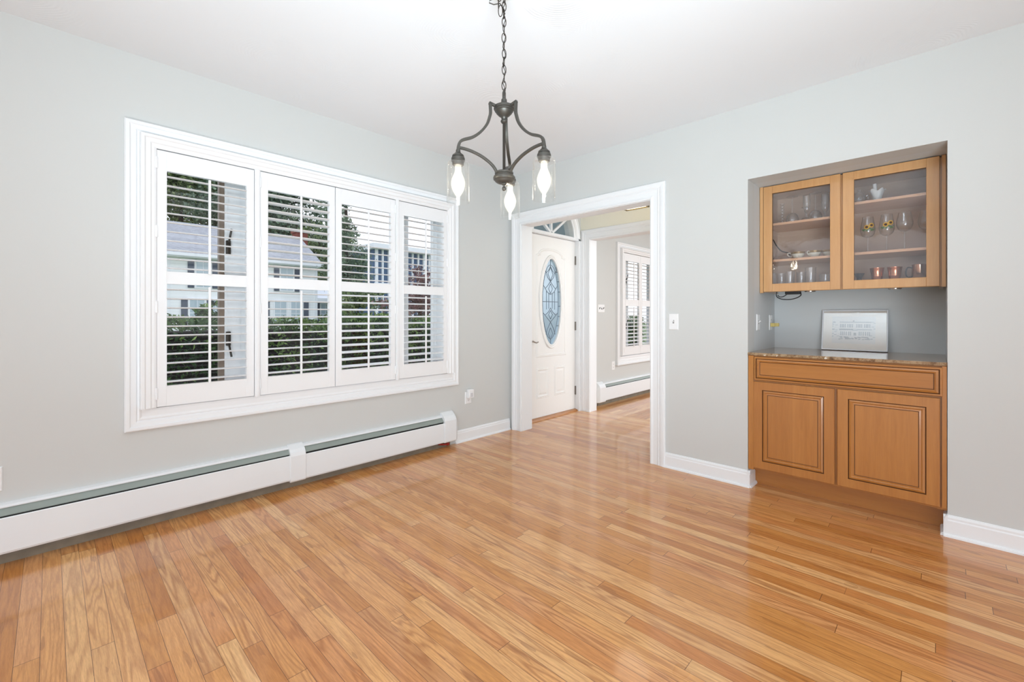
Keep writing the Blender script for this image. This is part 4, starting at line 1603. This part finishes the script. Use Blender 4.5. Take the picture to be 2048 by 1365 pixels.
def goblet(name, x, y, z, label, cat, bowl, stem_h, foot_r, group=None, flip=False, mat='stemware', stem_r=0.0042, n=28):
    """bowl: list of (radius, height above the stem top), from the stem up"""
    root = thing(name, (x, y, z), label, cat, group)
    tot = stem_h + bowl[-1][1]

    def zz(h): return z + (tot - h if flip else h)
    m = MB()
    pr = [(r, stem_h + h) for r, h in bowl]
    full = thin(pr, 0.0011)
    m.lathe(x, y, [(r, zz(h)) for r, h in full], n)
    b = m.build('bowl', M[mat], root)
    m = MB()
    m.lathe(x, y, [(r, zz(h)) for r, h in [(0.0, stem_h + 0.002), (0.005, stem_h), (stem_r, stem_h - 0.008), (stem_r * 0.85, stem_h * 0.5), (stem_r, 0.012), (0.006, 0.006), (0.0, 0.005)]], 14)
    m.build('stem', M[mat], root)
    m = MB()
    m.lathe(x, y, [(r, zz(h)) for r, h in [(0.0, 0.006), (0.008, 0.005), (foot_r * 0.7, 0.0025), (foot_r, 0.0015), (foot_r, 0.0), (0.0, 0.0)]], n)
    m.build('foot', M[mat], root)
    return root, b


BAL = [(0.003, 0.0), (0.018, 0.004), (0.033, 0.018), (0.0405, 0.040), (0.0415, 0.055), (0.039, 0.075), (0.034, 0.098), (0.030, 0.118)]
BAL2 = [(0.003, 0.0), (0.020, 0.005), (0.034, 0.020), (0.0395, 0.042), (0.0395, 0.060), (0.036, 0.085), (0.031, 0.115), (0.028, 0.135)]
ZS = {k: [z + 0.008 for z in v] for k, v in SH.items()}
ZF = ZB + 0.050


def sunflowers(root, bowl, x, y, zc):
    fx, fy = -0.97, -0.22        # direction facing the room
    for (du, dz, r) in ((-0.013, 0.004, 0.0155), (0.011, -0.006, 0.0155)):
        m = MB()
        th0 = math.atan2(fy, fx)
        th = th0 - du / 0.041
        rb = 0.0418
        for k_ in range(14):
            a = 2 * PI * k_ / 14
            vv = []
            for rr, aa in ((0.35, a), (0.75, a - 0.24), (1.0, a), (0.75, a + 0.24)):
                u, w = r * rr * math.cos(aa), r * rr * math.sin(aa)
                t = th - u / rb
                vv.append((x + rb * math.cos(t), y + rb * math.sin(t), zc + dz + w))
            vo = [((p[0] - x) * 1.02 + x, (p[1] - y) * 1.02 + y, p[2]) for p in vv]
            m.add(vv + vo, [(0, 1, 2, 3), (7, 6, 5, 4), (0, 1, 5, 4), (1, 2, 6, 5), (2, 3, 7, 6), (3, 0, 4, 7)])
        fl_ = m.build('sunflower', M['petal'], bowl)
        m = MB()
        vv = []
        for k_ in range(12):
            a = 2 * PI * k_ / 12
            u, w = r * 0.5 * math.cos(a), r * 0.5 * math.sin(a)
            t = th - u / rb
            vv.append((x + (rb + 0.0012) * math.cos(t), y + (rb + 0.0012) * math.sin(t), zc + dz + w))
        vo = [((p[0] - x) * 1.02 + x, (p[1] - y) * 1.02 + y, p[2]) for p in vv]
        m.add(vv + vo, [tuple(range(12)), tuple(range(23, 11, -1))] + [(i, (i + 1) % 12, 12 + (i + 1) % 12, 12 + i) for i in range(12)])
        m.build('seed_head', M['seed'], bowl)
    m = MB()
    rg = random.Random(3)
    for k_ in range(22):
        u = -0.034 + 0.068 * rg.random()
        w = -0.030 + 0.016 * rg.random()
        s = 0.006
        vv = []
        for du, dw in ((-s, 0), (0, s * 0.9), (s, 0), (0, -s * 0.6)):
            t = math.atan2(fy, fx) - (u + du) / 0.0414
            vv.append((x + 0.0414 * math.cos(t), y + 0.0414 * math.sin(t), zc + w + dw))
        vo = [((p[0] - x) * 1.015 + x, (p[1] - y) * 1.015 + y, p[2]) for p in vv]
        m.add(vv + vo, [(0, 1, 2, 3), (7, 6, 5, 4), (0, 1, 5, 4), (1, 2, 6, 5), (2, 3, 7, 6), (3, 0, 4, 7)])
    m.build('painted_leaves', M['leafpaint'], bowl)


GW = 'stemmed wine glasses on the right middle shelf'
g, b = goblet('wine_glass', 0.40, -2.850, ZS['r'][0], 'sunflower-painted wine glass on the right middle shelf, left one of the pair', 'glass', BAL2, 0.100, 0.034, GW)
sunflowers(g, b, 0.40, -2.850, ZS['r'][0] + 0.100 + 0.070)
g, b = goblet('wine_glass', 0.39, -2.945, ZS['r'][0], 'sunflower-painted wine glass on the right middle shelf, beside the plain glass', 'glass', BAL2, 0.100, 0.034, GW)
sunflowers(g, b, 0.39, -2.945, ZS['r'][0] + 0.100 + 0.072)
goblet('wine_glass', 0.40, -3.030, ZS['r'][0], 'plain clear wine glass right of the sunflower glasses', 'glass', BAL, 0.118, 0.034, GW)
goblet('wine_glass', 0.42, -3.130, ZS['r'][0], 'plain clear wine glass half hidden by the right cabinet door frame', 'glass', BAL, 0.118, 0.034, GW)

BIG = [(0.003, 0.0), (0.020, 0.006), (0.034, 0.022), (0.040, 0.045), (0.040, 0.060), (0.036, 0.075)]
SML = [(0.003, 0.0), (0.018, 0.005), (0.030, 0.020), (0.034, 0.038), (0.032, 0.052)]
FLU = [(0.003, 0.0), (0.012, 0.012), (0.019, 0.035), (0.022, 0.070), (0.0225, 0.100), (0.021, 0.130)]
GT = 'glasses on the left top shelf'
zt = ZS['l'][1]
goblet('wine_glass', 0.40, -2.425, zt, 'clear wine glass stored upside down on the left top shelf', 'glass', BIG, 0.115, 0.036, GT, flip=True)
goblet('wine_glass', 0.50, -2.488, zt, 'small clear glass upside down behind the flute on the left top shelf', 'glass', SML, 0.070, 0.026, GT, flip=True)
goblet('wine_glass', 0.42, -2.560, zt, 'clear wine glass upside down, right of the tall flute', 'glass', BIG, 0.120, 0.036, GT, flip=True)
goblet('champagne_flute', 0.37, -2.518, zt, 'tall clear flute standing in the middle of the left top shelf', 'glass', FLU, 0.050, 0.028, GT)
goblet('champagne_flute', 0.40, -2.620, zt, 'tall clear flute at the right end of the left top shelf', 'glass', FLU, 0.045, 0.028, GT)
cs = thing('candlestick', (0.40, -2.362, zt), 'clear glass candlestick of stacked balls on the left top shelf', 'candlestick')
m = MB()
pr = [(0.0, 0.0), (0.030, 0.0), (0.032, 0.004), (0.012, 0.016), (0.006, 0.026)]
for k_ in range(5):
    c0 = 0.040 + k_ * 0.022
    pr += [(0.006, c0 - 0.010), (0.013, c0 - 0.005), (0.0145, c0), (0.013, c0 + 0.005), (0.006, c0 + 0.010)]
pr += [(0.014, 0.145), (0.016, 0.150), (0.012, 0.152), (0.011, 0.140), (0.0, 0.140)]
m.lathe(0.40, -2.362, [(r, zt + h) for r, h in pr], 20)
m.build('column', M['stemware'], cs)

# tumblers and jar at the bottom left
GB = 'tumblers on the left bottom shelf'
TU = [('tumbler', 0.34, -2.306, 0.030, 0.088, 'clear tumbler at the left end of the left bottom shelf'),
      ('tumbler', 0.42, -2.352, 0.030, 0.090, 'clear tumbler, second from the left on the left bottom shelf'),
      ('tumbler', 0.36, -2.418, 0.030, 0.094, 'clear tumbler, third from the left on the left bottom shelf'),
      ('tumbler', 0.45, -2.470, 0.030, 0.094, 'clear tumbler beside the glass jar on the left bottom shelf'),
      ('glass_jar', 0.40, -2.535, 0.034, 0.118, 'tall clear glass jar on the left bottom shelf'),
      ('tumbler', 0.36, -2.626, 0.034, 0.062, 'short clear tumbler at the right end of the left bottom shelf')]
for nm, x, y, r, h, lab in TU:
    m = MB()
    m.lathe(x, y, [(a, ZF + b) for a, b in [(0.0, 0.0), (r * 0.86, 0.0), (r * 0.9, 0.004), (r, h), (r - 0.002, h), (r * 0.88, 0.010), (0.0, 0.009)]], 28)
    tag(m.build(nm, M['stemware'], loc=(x, y, ZF)), lab, 'glass', GB if nm == 'tumbler' else None)

# teacups
GC = 'teacups on the left middle shelf'
zc = ZS['l'][0]


def teacup(x, y, lab, a):
    c = thing('teacup', (x, y, zc), lab, 'cup', GC)
    m = MB()
    m.lathe(x, y, [(r, zc + h) for r, h in [(0.0, 0.004), (0.018, 0.003), (0.020, 0.0), (0.023, 0.0), (0.024, 0.006), (0.036, 0.022), (0.042, 0.040), (0.044, 0.050),
                                            (0.0425, 0.050), (0.040, 0.040), (0.034, 0.023), (0.022, 0.010), (0.0, 0.008)]], 32)
    b = m.build('cup', M['china'], c)
    m = MB()
    m.lathe(x, y, [(r, zc + h) for r, h in [(0.0412, 0.0360), (0.0432, 0.0405), (0.0444, 0.0475), (0.0449, 0.0505), (0.0425, 0.0508), (0.0432, 0.046), (0.0418, 0.040), (0.0402, 0.0362)]], 32)
    tag(m.build('gilt_band', M['gilt'], b), 'gilt floral band')
    m = MB()
    u = (math.cos(a), math.sin(a))
    m.tube(smooth_path([(x + u[0] * q, y + u[1] * q, zc + h) for q, h in ((0.041, 0.044), (0.058, 0.046), (0.064, 0.036), (0.054, 0.022), (0.035, 0.018))]), 0.0028, 8)
    m.build('handle', M['china'], b)


teacup(0.40, -2.460, 'cream and gilt teacup beside the tray on the left middle shelf', R(100))
teacup(0.41, -2.556, 'cream and gilt teacup in the middle of the left middle shelf', R(150))
teacup(0.43, -2.640, 'cream and gilt teacup half hidden by the left door frame', R(200))
tr = thing('serving_dish', (0.45, -2.345, zc), 'glass serving dish with a bent dark wire handle, left of the teacups', 'dish')
m = MB()
m.lathe(0.45, -2.345, [(r, zc + h) for r, h in [(0.0, 0.0), (0.03, 0.0), (0.050, 0.012), (0.062, 0.030), (0.060, 0.030), (0.047, 0.015), (0.0, 0.005)]], 32)
m.build('bowl', M['stemware'], tr)
m = MB()
m.tube(smooth_path([(0.44, -2.292, zc + 0.030), (0.44, -2.284, zc + 0.10), (0.44, -2.290, zc + 0.165), (0.45, -2.312, zc + 0.12), (0.45, -2.345, zc + 0.075), (0.45, -2.39, zc + 0.055), (0.45, -2.404, zc + 0.028)]), 0.004, 8)
m.build('handle', M['bronze_dark'], tr)

# right cabinet, top shelf
zt = ZS['r'][1]
sb = thing('sugar_bowl', (0.40, -2.806, zt), 'clear glass covered sugar bowl on the right top shelf', 'bowl')
m = MB()
m.lathe(0.40, -2.806, [(r, zt + h) for r, h in [(0.0, 0.0), (0.018, 0.0), (0.020, 0.006), (0.034, 0.022), (0.036, 0.045), (0.030, 0.056), (0.028, 0.055), (0.033, 0.044), (0.031, 0.024), (0.0, 0.010)]], 28)
m.build('bowl', M['stemware'], sb)
m = MB()
m.lathe(0.40, -2.806, [(r, zt + h) for r, h in [(0.031, 0.057), (0.022, 0.070), (0.008, 0.078), (0.004, 0.082), (0.009, 0.088), (0.009, 0.096), (0.0, 0.100), ]], 24)
m.build('lid', M['stemware'], sb)
m = MB()
for s in (-1, 1):
    m.tube(smooth_path([(0.40, -2.806 + s * 0.034, zt + 0.045), (0.40, -2.806 + s * 0.046, zt + 0.052), (0.40, -2.806 + s * 0.044, zt + 0.028), (0.40, -2.806 + s * 0.033, zt + 0.025)]), 0.003, 8)
m.build('handle', M['stemware'], sb)
cv = thing('ceramic_vase', (0.41, -2.897, zt), 'small white crackled ceramic vase with ruffled rim on the right top shelf', 'vase')
m = MB()
n_ = 32
prf = [(0.0, 0.0), (0.024, 0.0), (0.026, 0.006), (0.022, 0.014), (0.024, 0.030), (0.028, 0.046), (0.032, 0.060), (0.040, 0.076), (0.036, 0.076), (0.026, 0.052), (0.018, 0.020), (0.0, 0.016)]
vv, ff = [], []
for i in range(n_):
    t = 2 * PI * i / n_
    for r, h in prf:
        k_ = max(0, (h - 0.03) / 0.046)
        rr = r * (1 + 0.14 * k_ * math.cos(5 * t))
        vv.append((0.41 + rr * math.cos(t), -2.897 + rr * math.sin(t), zt + h + 0.008 * k_ * math.sin(5 * t + 1)))
k_ = len(prf)
for i in range(n_):
    j = (i + 1) % n_
    for q in range(k_ - 1):
        ff.append((i * k_ + q, j * k_ + q, j * k_ + q + 1, i * k_ + q + 1))
m.add(vv, ff, True)
m.build('body', M['white_ceramic'], cv)
m = MB()
m.tube([(0.405, -2.891, zt + 0.016), (0.398, -2.885, zt + 0.118)], 0.0095, 12)
m.build('candle', M['white_ceramic'], cv)

# right cabinet, bottom
GM = 'copper cups on the right bottom shelf'
for y, lab in ((-2.898, 'tapered copper cup on the right bottom shelf, left of the pair'), (-2.984, 'tapered copper cup on the right bottom shelf, beside the mug')):
    c = thing('copper_cup', (0.38, y, ZF), lab, 'cup', GM)
    m = MB()
    m.lathe(0.38, y, [(r, ZF + h) for r, h in [(0.0, 0.0), (0.025, 0.0), (0.0258, 0.003), (0.030, 0.030), (0.0305, 0.031), (0.0303, 0.033), (0.0365, 0.080), (0.0378, 0.082), (0.0378, 0.085), (0.035, 0.085), (0.024, 0.006), (0.0, 0.005)]], 36)
    m.build('body', M['copper'], c)
mg = thing('copper_mug', (0.385, -3.098, ZF), 'straight copper mug with a handle at the right end of the bottom shelf', 'mug')
m = MB()
m.lathe(0.385, -3.098, [(r, ZF + h) for r, h in [(0.0, 0.0), (0.034, 0.0), (0.036, 0.003), (0.035, 0.090), (0.036, 0.092), (0.034, 0.093), (0.033, 0.010), (0.0, 0.006)]], 36)
m.build('body', plain('coppery_steel', srgb(206, 170, 146), 0.16, 0.95, var=0.2, scale=7), mg)
m = MB()
m.tube(smooth_path([(0.375, -3.065, ZF + 0.074), (0.372, -3.046, ZF + 0.076), (0.370, -3.038, ZF + 0.055), (0.370, -3.038, ZF + 0.034), (0.372, -3.046, ZF + 0.018), (0.376, -3.064, ZF + 0.018)]), 0.004, 8)
m.build('handle', M['dark_metal'], mg)
jg = thing('measuring_jigger', (0.38, -2.808, ZF), 'small dark pewter funnel-shaped cup at the left of the right bottom shelf', 'cup')
m = MB()
m.lathe(0.38, -2.808, [(r, ZF + h) for r, h in [(0.0, 0.0), (0.017, 0.0), (0.018, 0.004), (0.013, 0.022), (0.014, 0.026), (0.028, 0.056), (0.027, 0.056), (0.012, 0.028), (0.0, 0.026)]], 28)
m.build('body', M['dark_metal'], jg)

# ------------------------------------------------------------------ outside
GZ = -0.55
m = MB()
m.box(-60, 90, WT + 0.02, 140, GZ - 0.2, GZ)
struct(m.build('lawn', M['lawn']), 'lawn outside the windows', 'lawn')
m = MB()
m.box(-60, 90, -40, WT + 0.02, GZ - 0.2, GZ - 0.02)
struct(m.build('ground', M['mulch']), 'dark ground below the house', 'ground')


def leaf_mesh(name, mat, pts, size, seed, parent=None, flat=0.0, extra=None):
    rg = random.Random(seed)
    m = MB()
    for p in pts:
        s = size * (0.6 + 0.8 * rg.random())
        d = Vector((rg.gauss(0, 1), rg.gauss(0, 1), rg.gauss(0, 1) * (1 - flat))).normalized()
        u = d.orthogonal().normalized()
        u = (Matrix.Rotation(rg.random() * 6.28, 3, d) @ u)
        w = d.cross(u)
        p = Vector(p)
        m.add([p - u * s, p + w * s * 0.45, p + u * s, p - w * s * 0.45], [(0, 1, 2, 3)])
    if extra: extra(m)
    return m.build(name, mat, parent)


def tree(x, y, blobs, trunk_h, trunk_r, mat, size, count, label, cat='tree', seed=1, name='tree', group=None, k=1.0, flat=0.0):
    blobs = [(a * k, b * k, c * k, d * k) for a, b, c, d in blobs]
    trunk_h, size = trunk_h * k, size * k
    root = thing(name, (x, y, GZ), label, cat, group)
    rg = random.Random(seed)
    m = MB()
    m.tube([(x, y, GZ), (x + trunk_r * 0.5, y, GZ + trunk_h * 0.5), (x, y, GZ + trunk_h)], trunk_r, 8, rads=[trunk_r * 1.3, trunk_r, trunk_r * 0.5])
    for k in range(7):
        a = rg.random() * 6.28
        h = trunk_h * (0.45 + 0.5 * rg.random())
        l_ = blobs[0][3] * 0.7
        m.tube([(x, y, GZ + h), (x + math.cos(a) * l_ * 0.5, y + math.sin(a) * l_ * 0.5, GZ + h + l_ * 0.25), (x + math.cos(a) * l_, y + math.sin(a) * l_, GZ + h + l_ * 0.4)],
               trunk_r * 0.3, 6, rads=[trunk_r * 0.4, trunk_r * 0.25, trunk_r * 0.08])
    m.build('trunk', M['bark'], root)
    pts = []
    tot = sum(b[3] ** 2 for b in blobs)
    for bx, by, bz, br in blobs:
        n_ = int(count * br ** 2 / tot)
        # clumps inside each blob give the crown a broken outline with sky gaps
        cl = []
        for q in range(max(6, n_ // 60)):
            d = Vector((rg.gauss(0, 1), rg.gauss(0, 1), rg.gauss(0, 1))).normalized() * br * (0.35 + 0.65 * rg.random() ** 0.5)
            cl.append(d)
        for q in range(n_):
            c = cl[q % len(cl)]
            p = Vector((bx, by, bz)) + c + Vector((rg.gauss(0, 1), rg.gauss(0, 1), rg.gauss(0, 0.6))) * br * 0.17
            pts.append((x + p.x, y + p.y, max(GZ + 0.05, GZ + p.z)))
    leaf_mesh('foliage', M[mat], pts, size, seed + 9, root, flat)
    return root


GTR = 'trees behind the house across the street'
tree(-4.5, 44, [(0, 0, 10, 5), (-2, 0, 14, 4.5), (3, 1, 15, 4.5), (0, 0, 18, 4)], 16, 0.4, 'leaf_a', 0.22, 22000, 'tall leafy tree beyond the white house, seen at the left end of the wide window', seed=1, group=GTR)
tree(6.9, 60, [(0, 0, 9, 5), (3, 0, 12, 4.5), (-3, 0, 13, 4.2), (0, 0, 16, 4), (2, 0, 18.5, 3)], 16, 0.4, 'leaf_a', 0.22, 22000, 'tall leafy tree rising behind the middle of the grey shingle roof', seed=2, k=1.4, group=GTR)
tree(12.45, 47, [(0, 0, 8, 4.5), (-2, 0, 11.5, 4), (3, 0, 12, 4), (0, 0, 15.5, 3.4)], 14, 0.4, 'leaf_b', 0.22, 20000, 'tall leafy tree behind the brick chimney', seed=3, k=1.06, group=GTR)
tree(6.88, 18.0, [(0.5, 0, 2.95, 0.8), (0.15, 0, 3.6, 1.05), (0.0, 0, 4.5, 1.05), (-0.3, 0, 5.5, 0.85), (-0.55, 0, 6.5, 0.65), (-0.45, 0, 7.5, 0.6)], 7.0, 0.14, 'leaf_b', 0.055, 16000,
     'tall ragged conifer right of the white house', seed=4, name='conifer', flat=0.4)
tree(13.6, 36.5, [(0, 0, 2.6, 3.0), (1.5, 0, 4.6, 2.6), (-1.0, 0, 6.2, 2.6), (0.6, 0, 8.6, 2.2)], 8, 0.25, 'leaf_a', 0.16, 12000, 'bushy green tree filling the gap right of the brick chimney', seed=14, group=GTR)
tree(21.5, 50, [(0, 0, 6, 3.0), (0.5, 0, 8.5, 2.0)], 8, 0.3, 'leaf_b', 0.18, 4500, 'distant round tree above the slate-blue house, left of its roof end', seed=5)
tree(24.5, 40, [(0, 0, 5, 3.2), (2.0, 0, 6.8, 2.2), (-1.6, 0, 7.6, 1.8), (4, 0, 4.6, 2.4)], 8, 0.3, 'leaf_b', 0.18, 6500, 'broad distant tree behind the slate-blue house roof', seed=6)
tree(4.75, 8.6, [(0, 0, 2.6, 0.75), (0.35, 0, 1.9, 0.7), (-0.4, 0.2, 2.0, 0.7), (0.5, 0, 2.7, 0.55)], 2.4, 0.06, 'leaf_r', 0.05, 5200, 'small reddish weeping maple seen through the rightmost shutter', seed=7)
tree(4.29, 11.7, [(0, 0, 1.6, 0.8), (0.7, 0.2, 1.8, 0.75), (-0.5, 0, 1.2, 0.7)], 1.6, 0.06, 'leaf_a', 0.06, 3600, 'rounded dark green shrub between the conifer and the red maple', 'shrub', seed=8, k=1.15, name='shrub')
tree(-1.55, 5.6, [(0, 0, 1.55, 0.35), (0.25, 0, 1.75, 0.22), (-0.7, 0, 1.5, 0.35)], 1.2, 0.03, 'leaf_h', 0.045, 1500, 'young light green bush rising above the hedge behind the leftmost shutter', 'shrub', seed=12, name='shrub')

hd = thing('hedge', (1.5, 4.5, GZ), 'clipped green hedge outside below the wide window', 'hedge')
rg = random.Random(21)
pts = []
for i in range(30000):
    x = -4.5 + 15.0 * rg.random()
    front = rg.random()
    if front < 0.62:
        y, z = 3.85 + 0.25 * rg.random(), 0.10 + 1.02 * rg.random() ** 0.75
    else:
        y, z = 3.9 + 0.9 * rg.random(), 0.98 + 0.18 * rg.random()
    z += 0.05 * math.sin(x * 3.1) + 0.04 * math.sin(x * 7.7)
    pts.append((x, y, z))
leaf_mesh('foliage', M['leaf_h'], pts, 0.034, 22, hd)
m = MB()
for i in range(60):
    x = -4.4 + 0.25 * i
    for k in range(4):
        a = (rg.random() - 0.5) * 0.5
        m.tube([(x, 4.3 + 0.2 * rg.random(), GZ), (x + a * 0.5, 4.25, 0.1), (x + a, 4.05 + 0.2 * rg.random(), 0.85)], 0.012, 5)
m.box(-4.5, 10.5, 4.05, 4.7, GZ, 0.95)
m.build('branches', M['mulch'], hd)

# white colonial across the street
hs = thing('neighbor_house', (2.5, 29, GZ), 'white clapboard house with dark shutters and a grey roof across the street', 'house')
HX0, HX1, HY = -6.0, 8.75, 26.0
m = MB()
m.box(HX0, HX1, HY, HY + 7, GZ, 4.45)
m.prism([(HY, 4.45), (HY + 7, 4.45), (HY + 3.5, 6.55)], lambda a, b, t: (t, a, b), HX0, HX1)
m.build('wall', M['siding'], hs)
m = MB()
m.prism([(HY - 0.45, 4.36), (HY + 3.5, 6.62), (HY + 7.45, 4.36), (HY + 7.45, 4.50), (HY + 3.5, 6.78), (HY - 0.45, 4.50)], lambda a, b, t: (t, a, b), HX0 - 0.25, HX1 + 0.22)
m.build('roof', M['roof'], hs)
m = MB()
m.box(HX0 - 0.25, HX1 + 0.22, HY - 0.52, HY - 0.42, 4.34, 4.50)
m.box(HX0 - 0.05, HX1 + 0.05, HY - 0.45, HY + 0.01, 4.28, 4.36)
m.box(HX1 - 0.15, HX1 + 0.03, HY - 0.03, HY, GZ, 4.3)
m.box(0.92, 1.10, HY - 0.06, HY, GZ, 4.3)
m.build('eave_trim', M['white_ext'], hs)
m = MB()
m.box(8.65, 9.35, 29.0, 30.0, GZ, 7.1)
m.box(8.58, 9.42, 28.93, 30.07, 7.0, 7.2)
m.build('chimney', M['brick'], hs)


def house_window(x0, x1, z0, z1, y, root, shut=0.28):
    m = MB()
    m.box(x0 - 0.09, x1 + 0.09, y - 0.05, y, z0 - 0.09, z1 + 0.09)
    f_ = m.build('window', M['white_ext'], root)
    m = MB()
    mid = (z0 + z1) / 2
    for c0, c1, e0, e1 in ((x0, (x0 + x1) / 2 - 0.015, z0, mid - 0.02), ((x0 + x1) / 2 + 0.015, x1, z0, mid - 0.02), (x0, (x0 + x1) / 2 - 0.015, mid + 0.02, z1), ((x0 + x1) / 2 + 0.015, x1, mid + 0.02, z1)):
        m.box(c0, c1, y - 0.06, y - 0.045, e0, e1)
    m.build('pane', M['pane'], f_)
    if shut:
        for a in (x0 - 0.12 - shut, x1 + 0.12):
            m = MB()
            m.box(a, a + shut, y - 0.07, y, z0 - 0.06, z1 + 0.06)
            m.build('window_shutter', M['navy'], root)


for xa, xb in ((-4.2, -3.5), (-1.6, -0.9), (2.24, 2.86), (6.55, 7.25)):
    house_window(xa, xb, 2.75, 4.12, HY, hs, 0.27)
for xa, xb in ((-3.9, -3.1), (1.95, 2.6), (2.95, 3.3), (6.20, 6.85), (7.15, 7.72)):
    house_window(xa, xb, 0.6, 2.04, HY, hs, 0.27 if xa in (-3.9, 1.95) else 0)
m = MB()
for a in (5.62, 7.92):
    m.box(a, a + 0.28, HY - 0.07, HY, 0.54, 2.08)
m.build('window_shutter', M['navy'], hs)
m = MB()
m.box(HX1, 10.5, HY + 0.8, HY + 5, GZ, 2.2)
m.build('side_wing', M['siding'], hs)
m = MB()
m.prism([(HY - 0.1, 2.12), (HY + 5.2, 3.6), (HY + 5.2, 3.75), (HY - 0.1, 2.32)], lambda a, b, t: (t, a, b), HX1, 11.2)
m.build('wing_roof', M['white_ext'], hs)
m = MB()
m.box(10.62, 10.84, HY, HY + 0.22, GZ, 2.14)
m.build('porch_post', M['white_ext'], hs)
house_window(9.35, 9.95, 0.6, 1.95, HY + 0.8, hs, 0.26)

bh = thing('neighbor_house', (14.5, 24, GZ), 'slate-blue house with white posts seen through the right shutters', 'house')
m = MB()
m.box(10.6, 24.0, 22.0, 25.0, GZ, 5.3)
m.build('wall', M['blue_wall'], bh)
m = MB()
m.box(10.3, 24.3, 21.5, 25.3, 5.3, 5.62)
m.build('roof', M['white_ext'], bh)
for i in range(16):
    m = MB()
    x = 10.65 + i * 0.44
    w_ = 0.10 if i % 4 else 0.16
    m.box(x, x + w_, 21.86, 22.02, GZ, 5.3)
    m.build('porch_post', M['white_ext'], bh)
m = MB()
m.box(10.6, 24.0, 21.84, 22.0, 3.05, 3.22)
m.build('porch_rail', M['white_ext'], bh)

# small porch roof over the front door
po = thing('entry_porch', (0.72, 0.9, GZ), 'pale blue boarded porch outside the front door', 'porch')
m = MB()
m.box(-0.2, 3.45, WT + 0.002, 1.7, 2.47, 2.60)
m.build('porch_roof', M['white_ext'], po)
m = MB()
m.box(-0.15, 3.40, WT + 0.06, 1.65, 2.45, 2.47)
m.build('boarding', M['porch_blue'], po)
m = MB()
m.box(3.25, 3.39, 1.5, 1.64, GZ, 2.46)
m.build('porch_post', M['white_ext'], po)
m = MB()
m.box(-0.2, 3.45, WT + 0.06, 2.0, GZ, -0.04)
m.build('landing', plain('grey_concrete', srgb(150, 150, 148), 0.8), po)
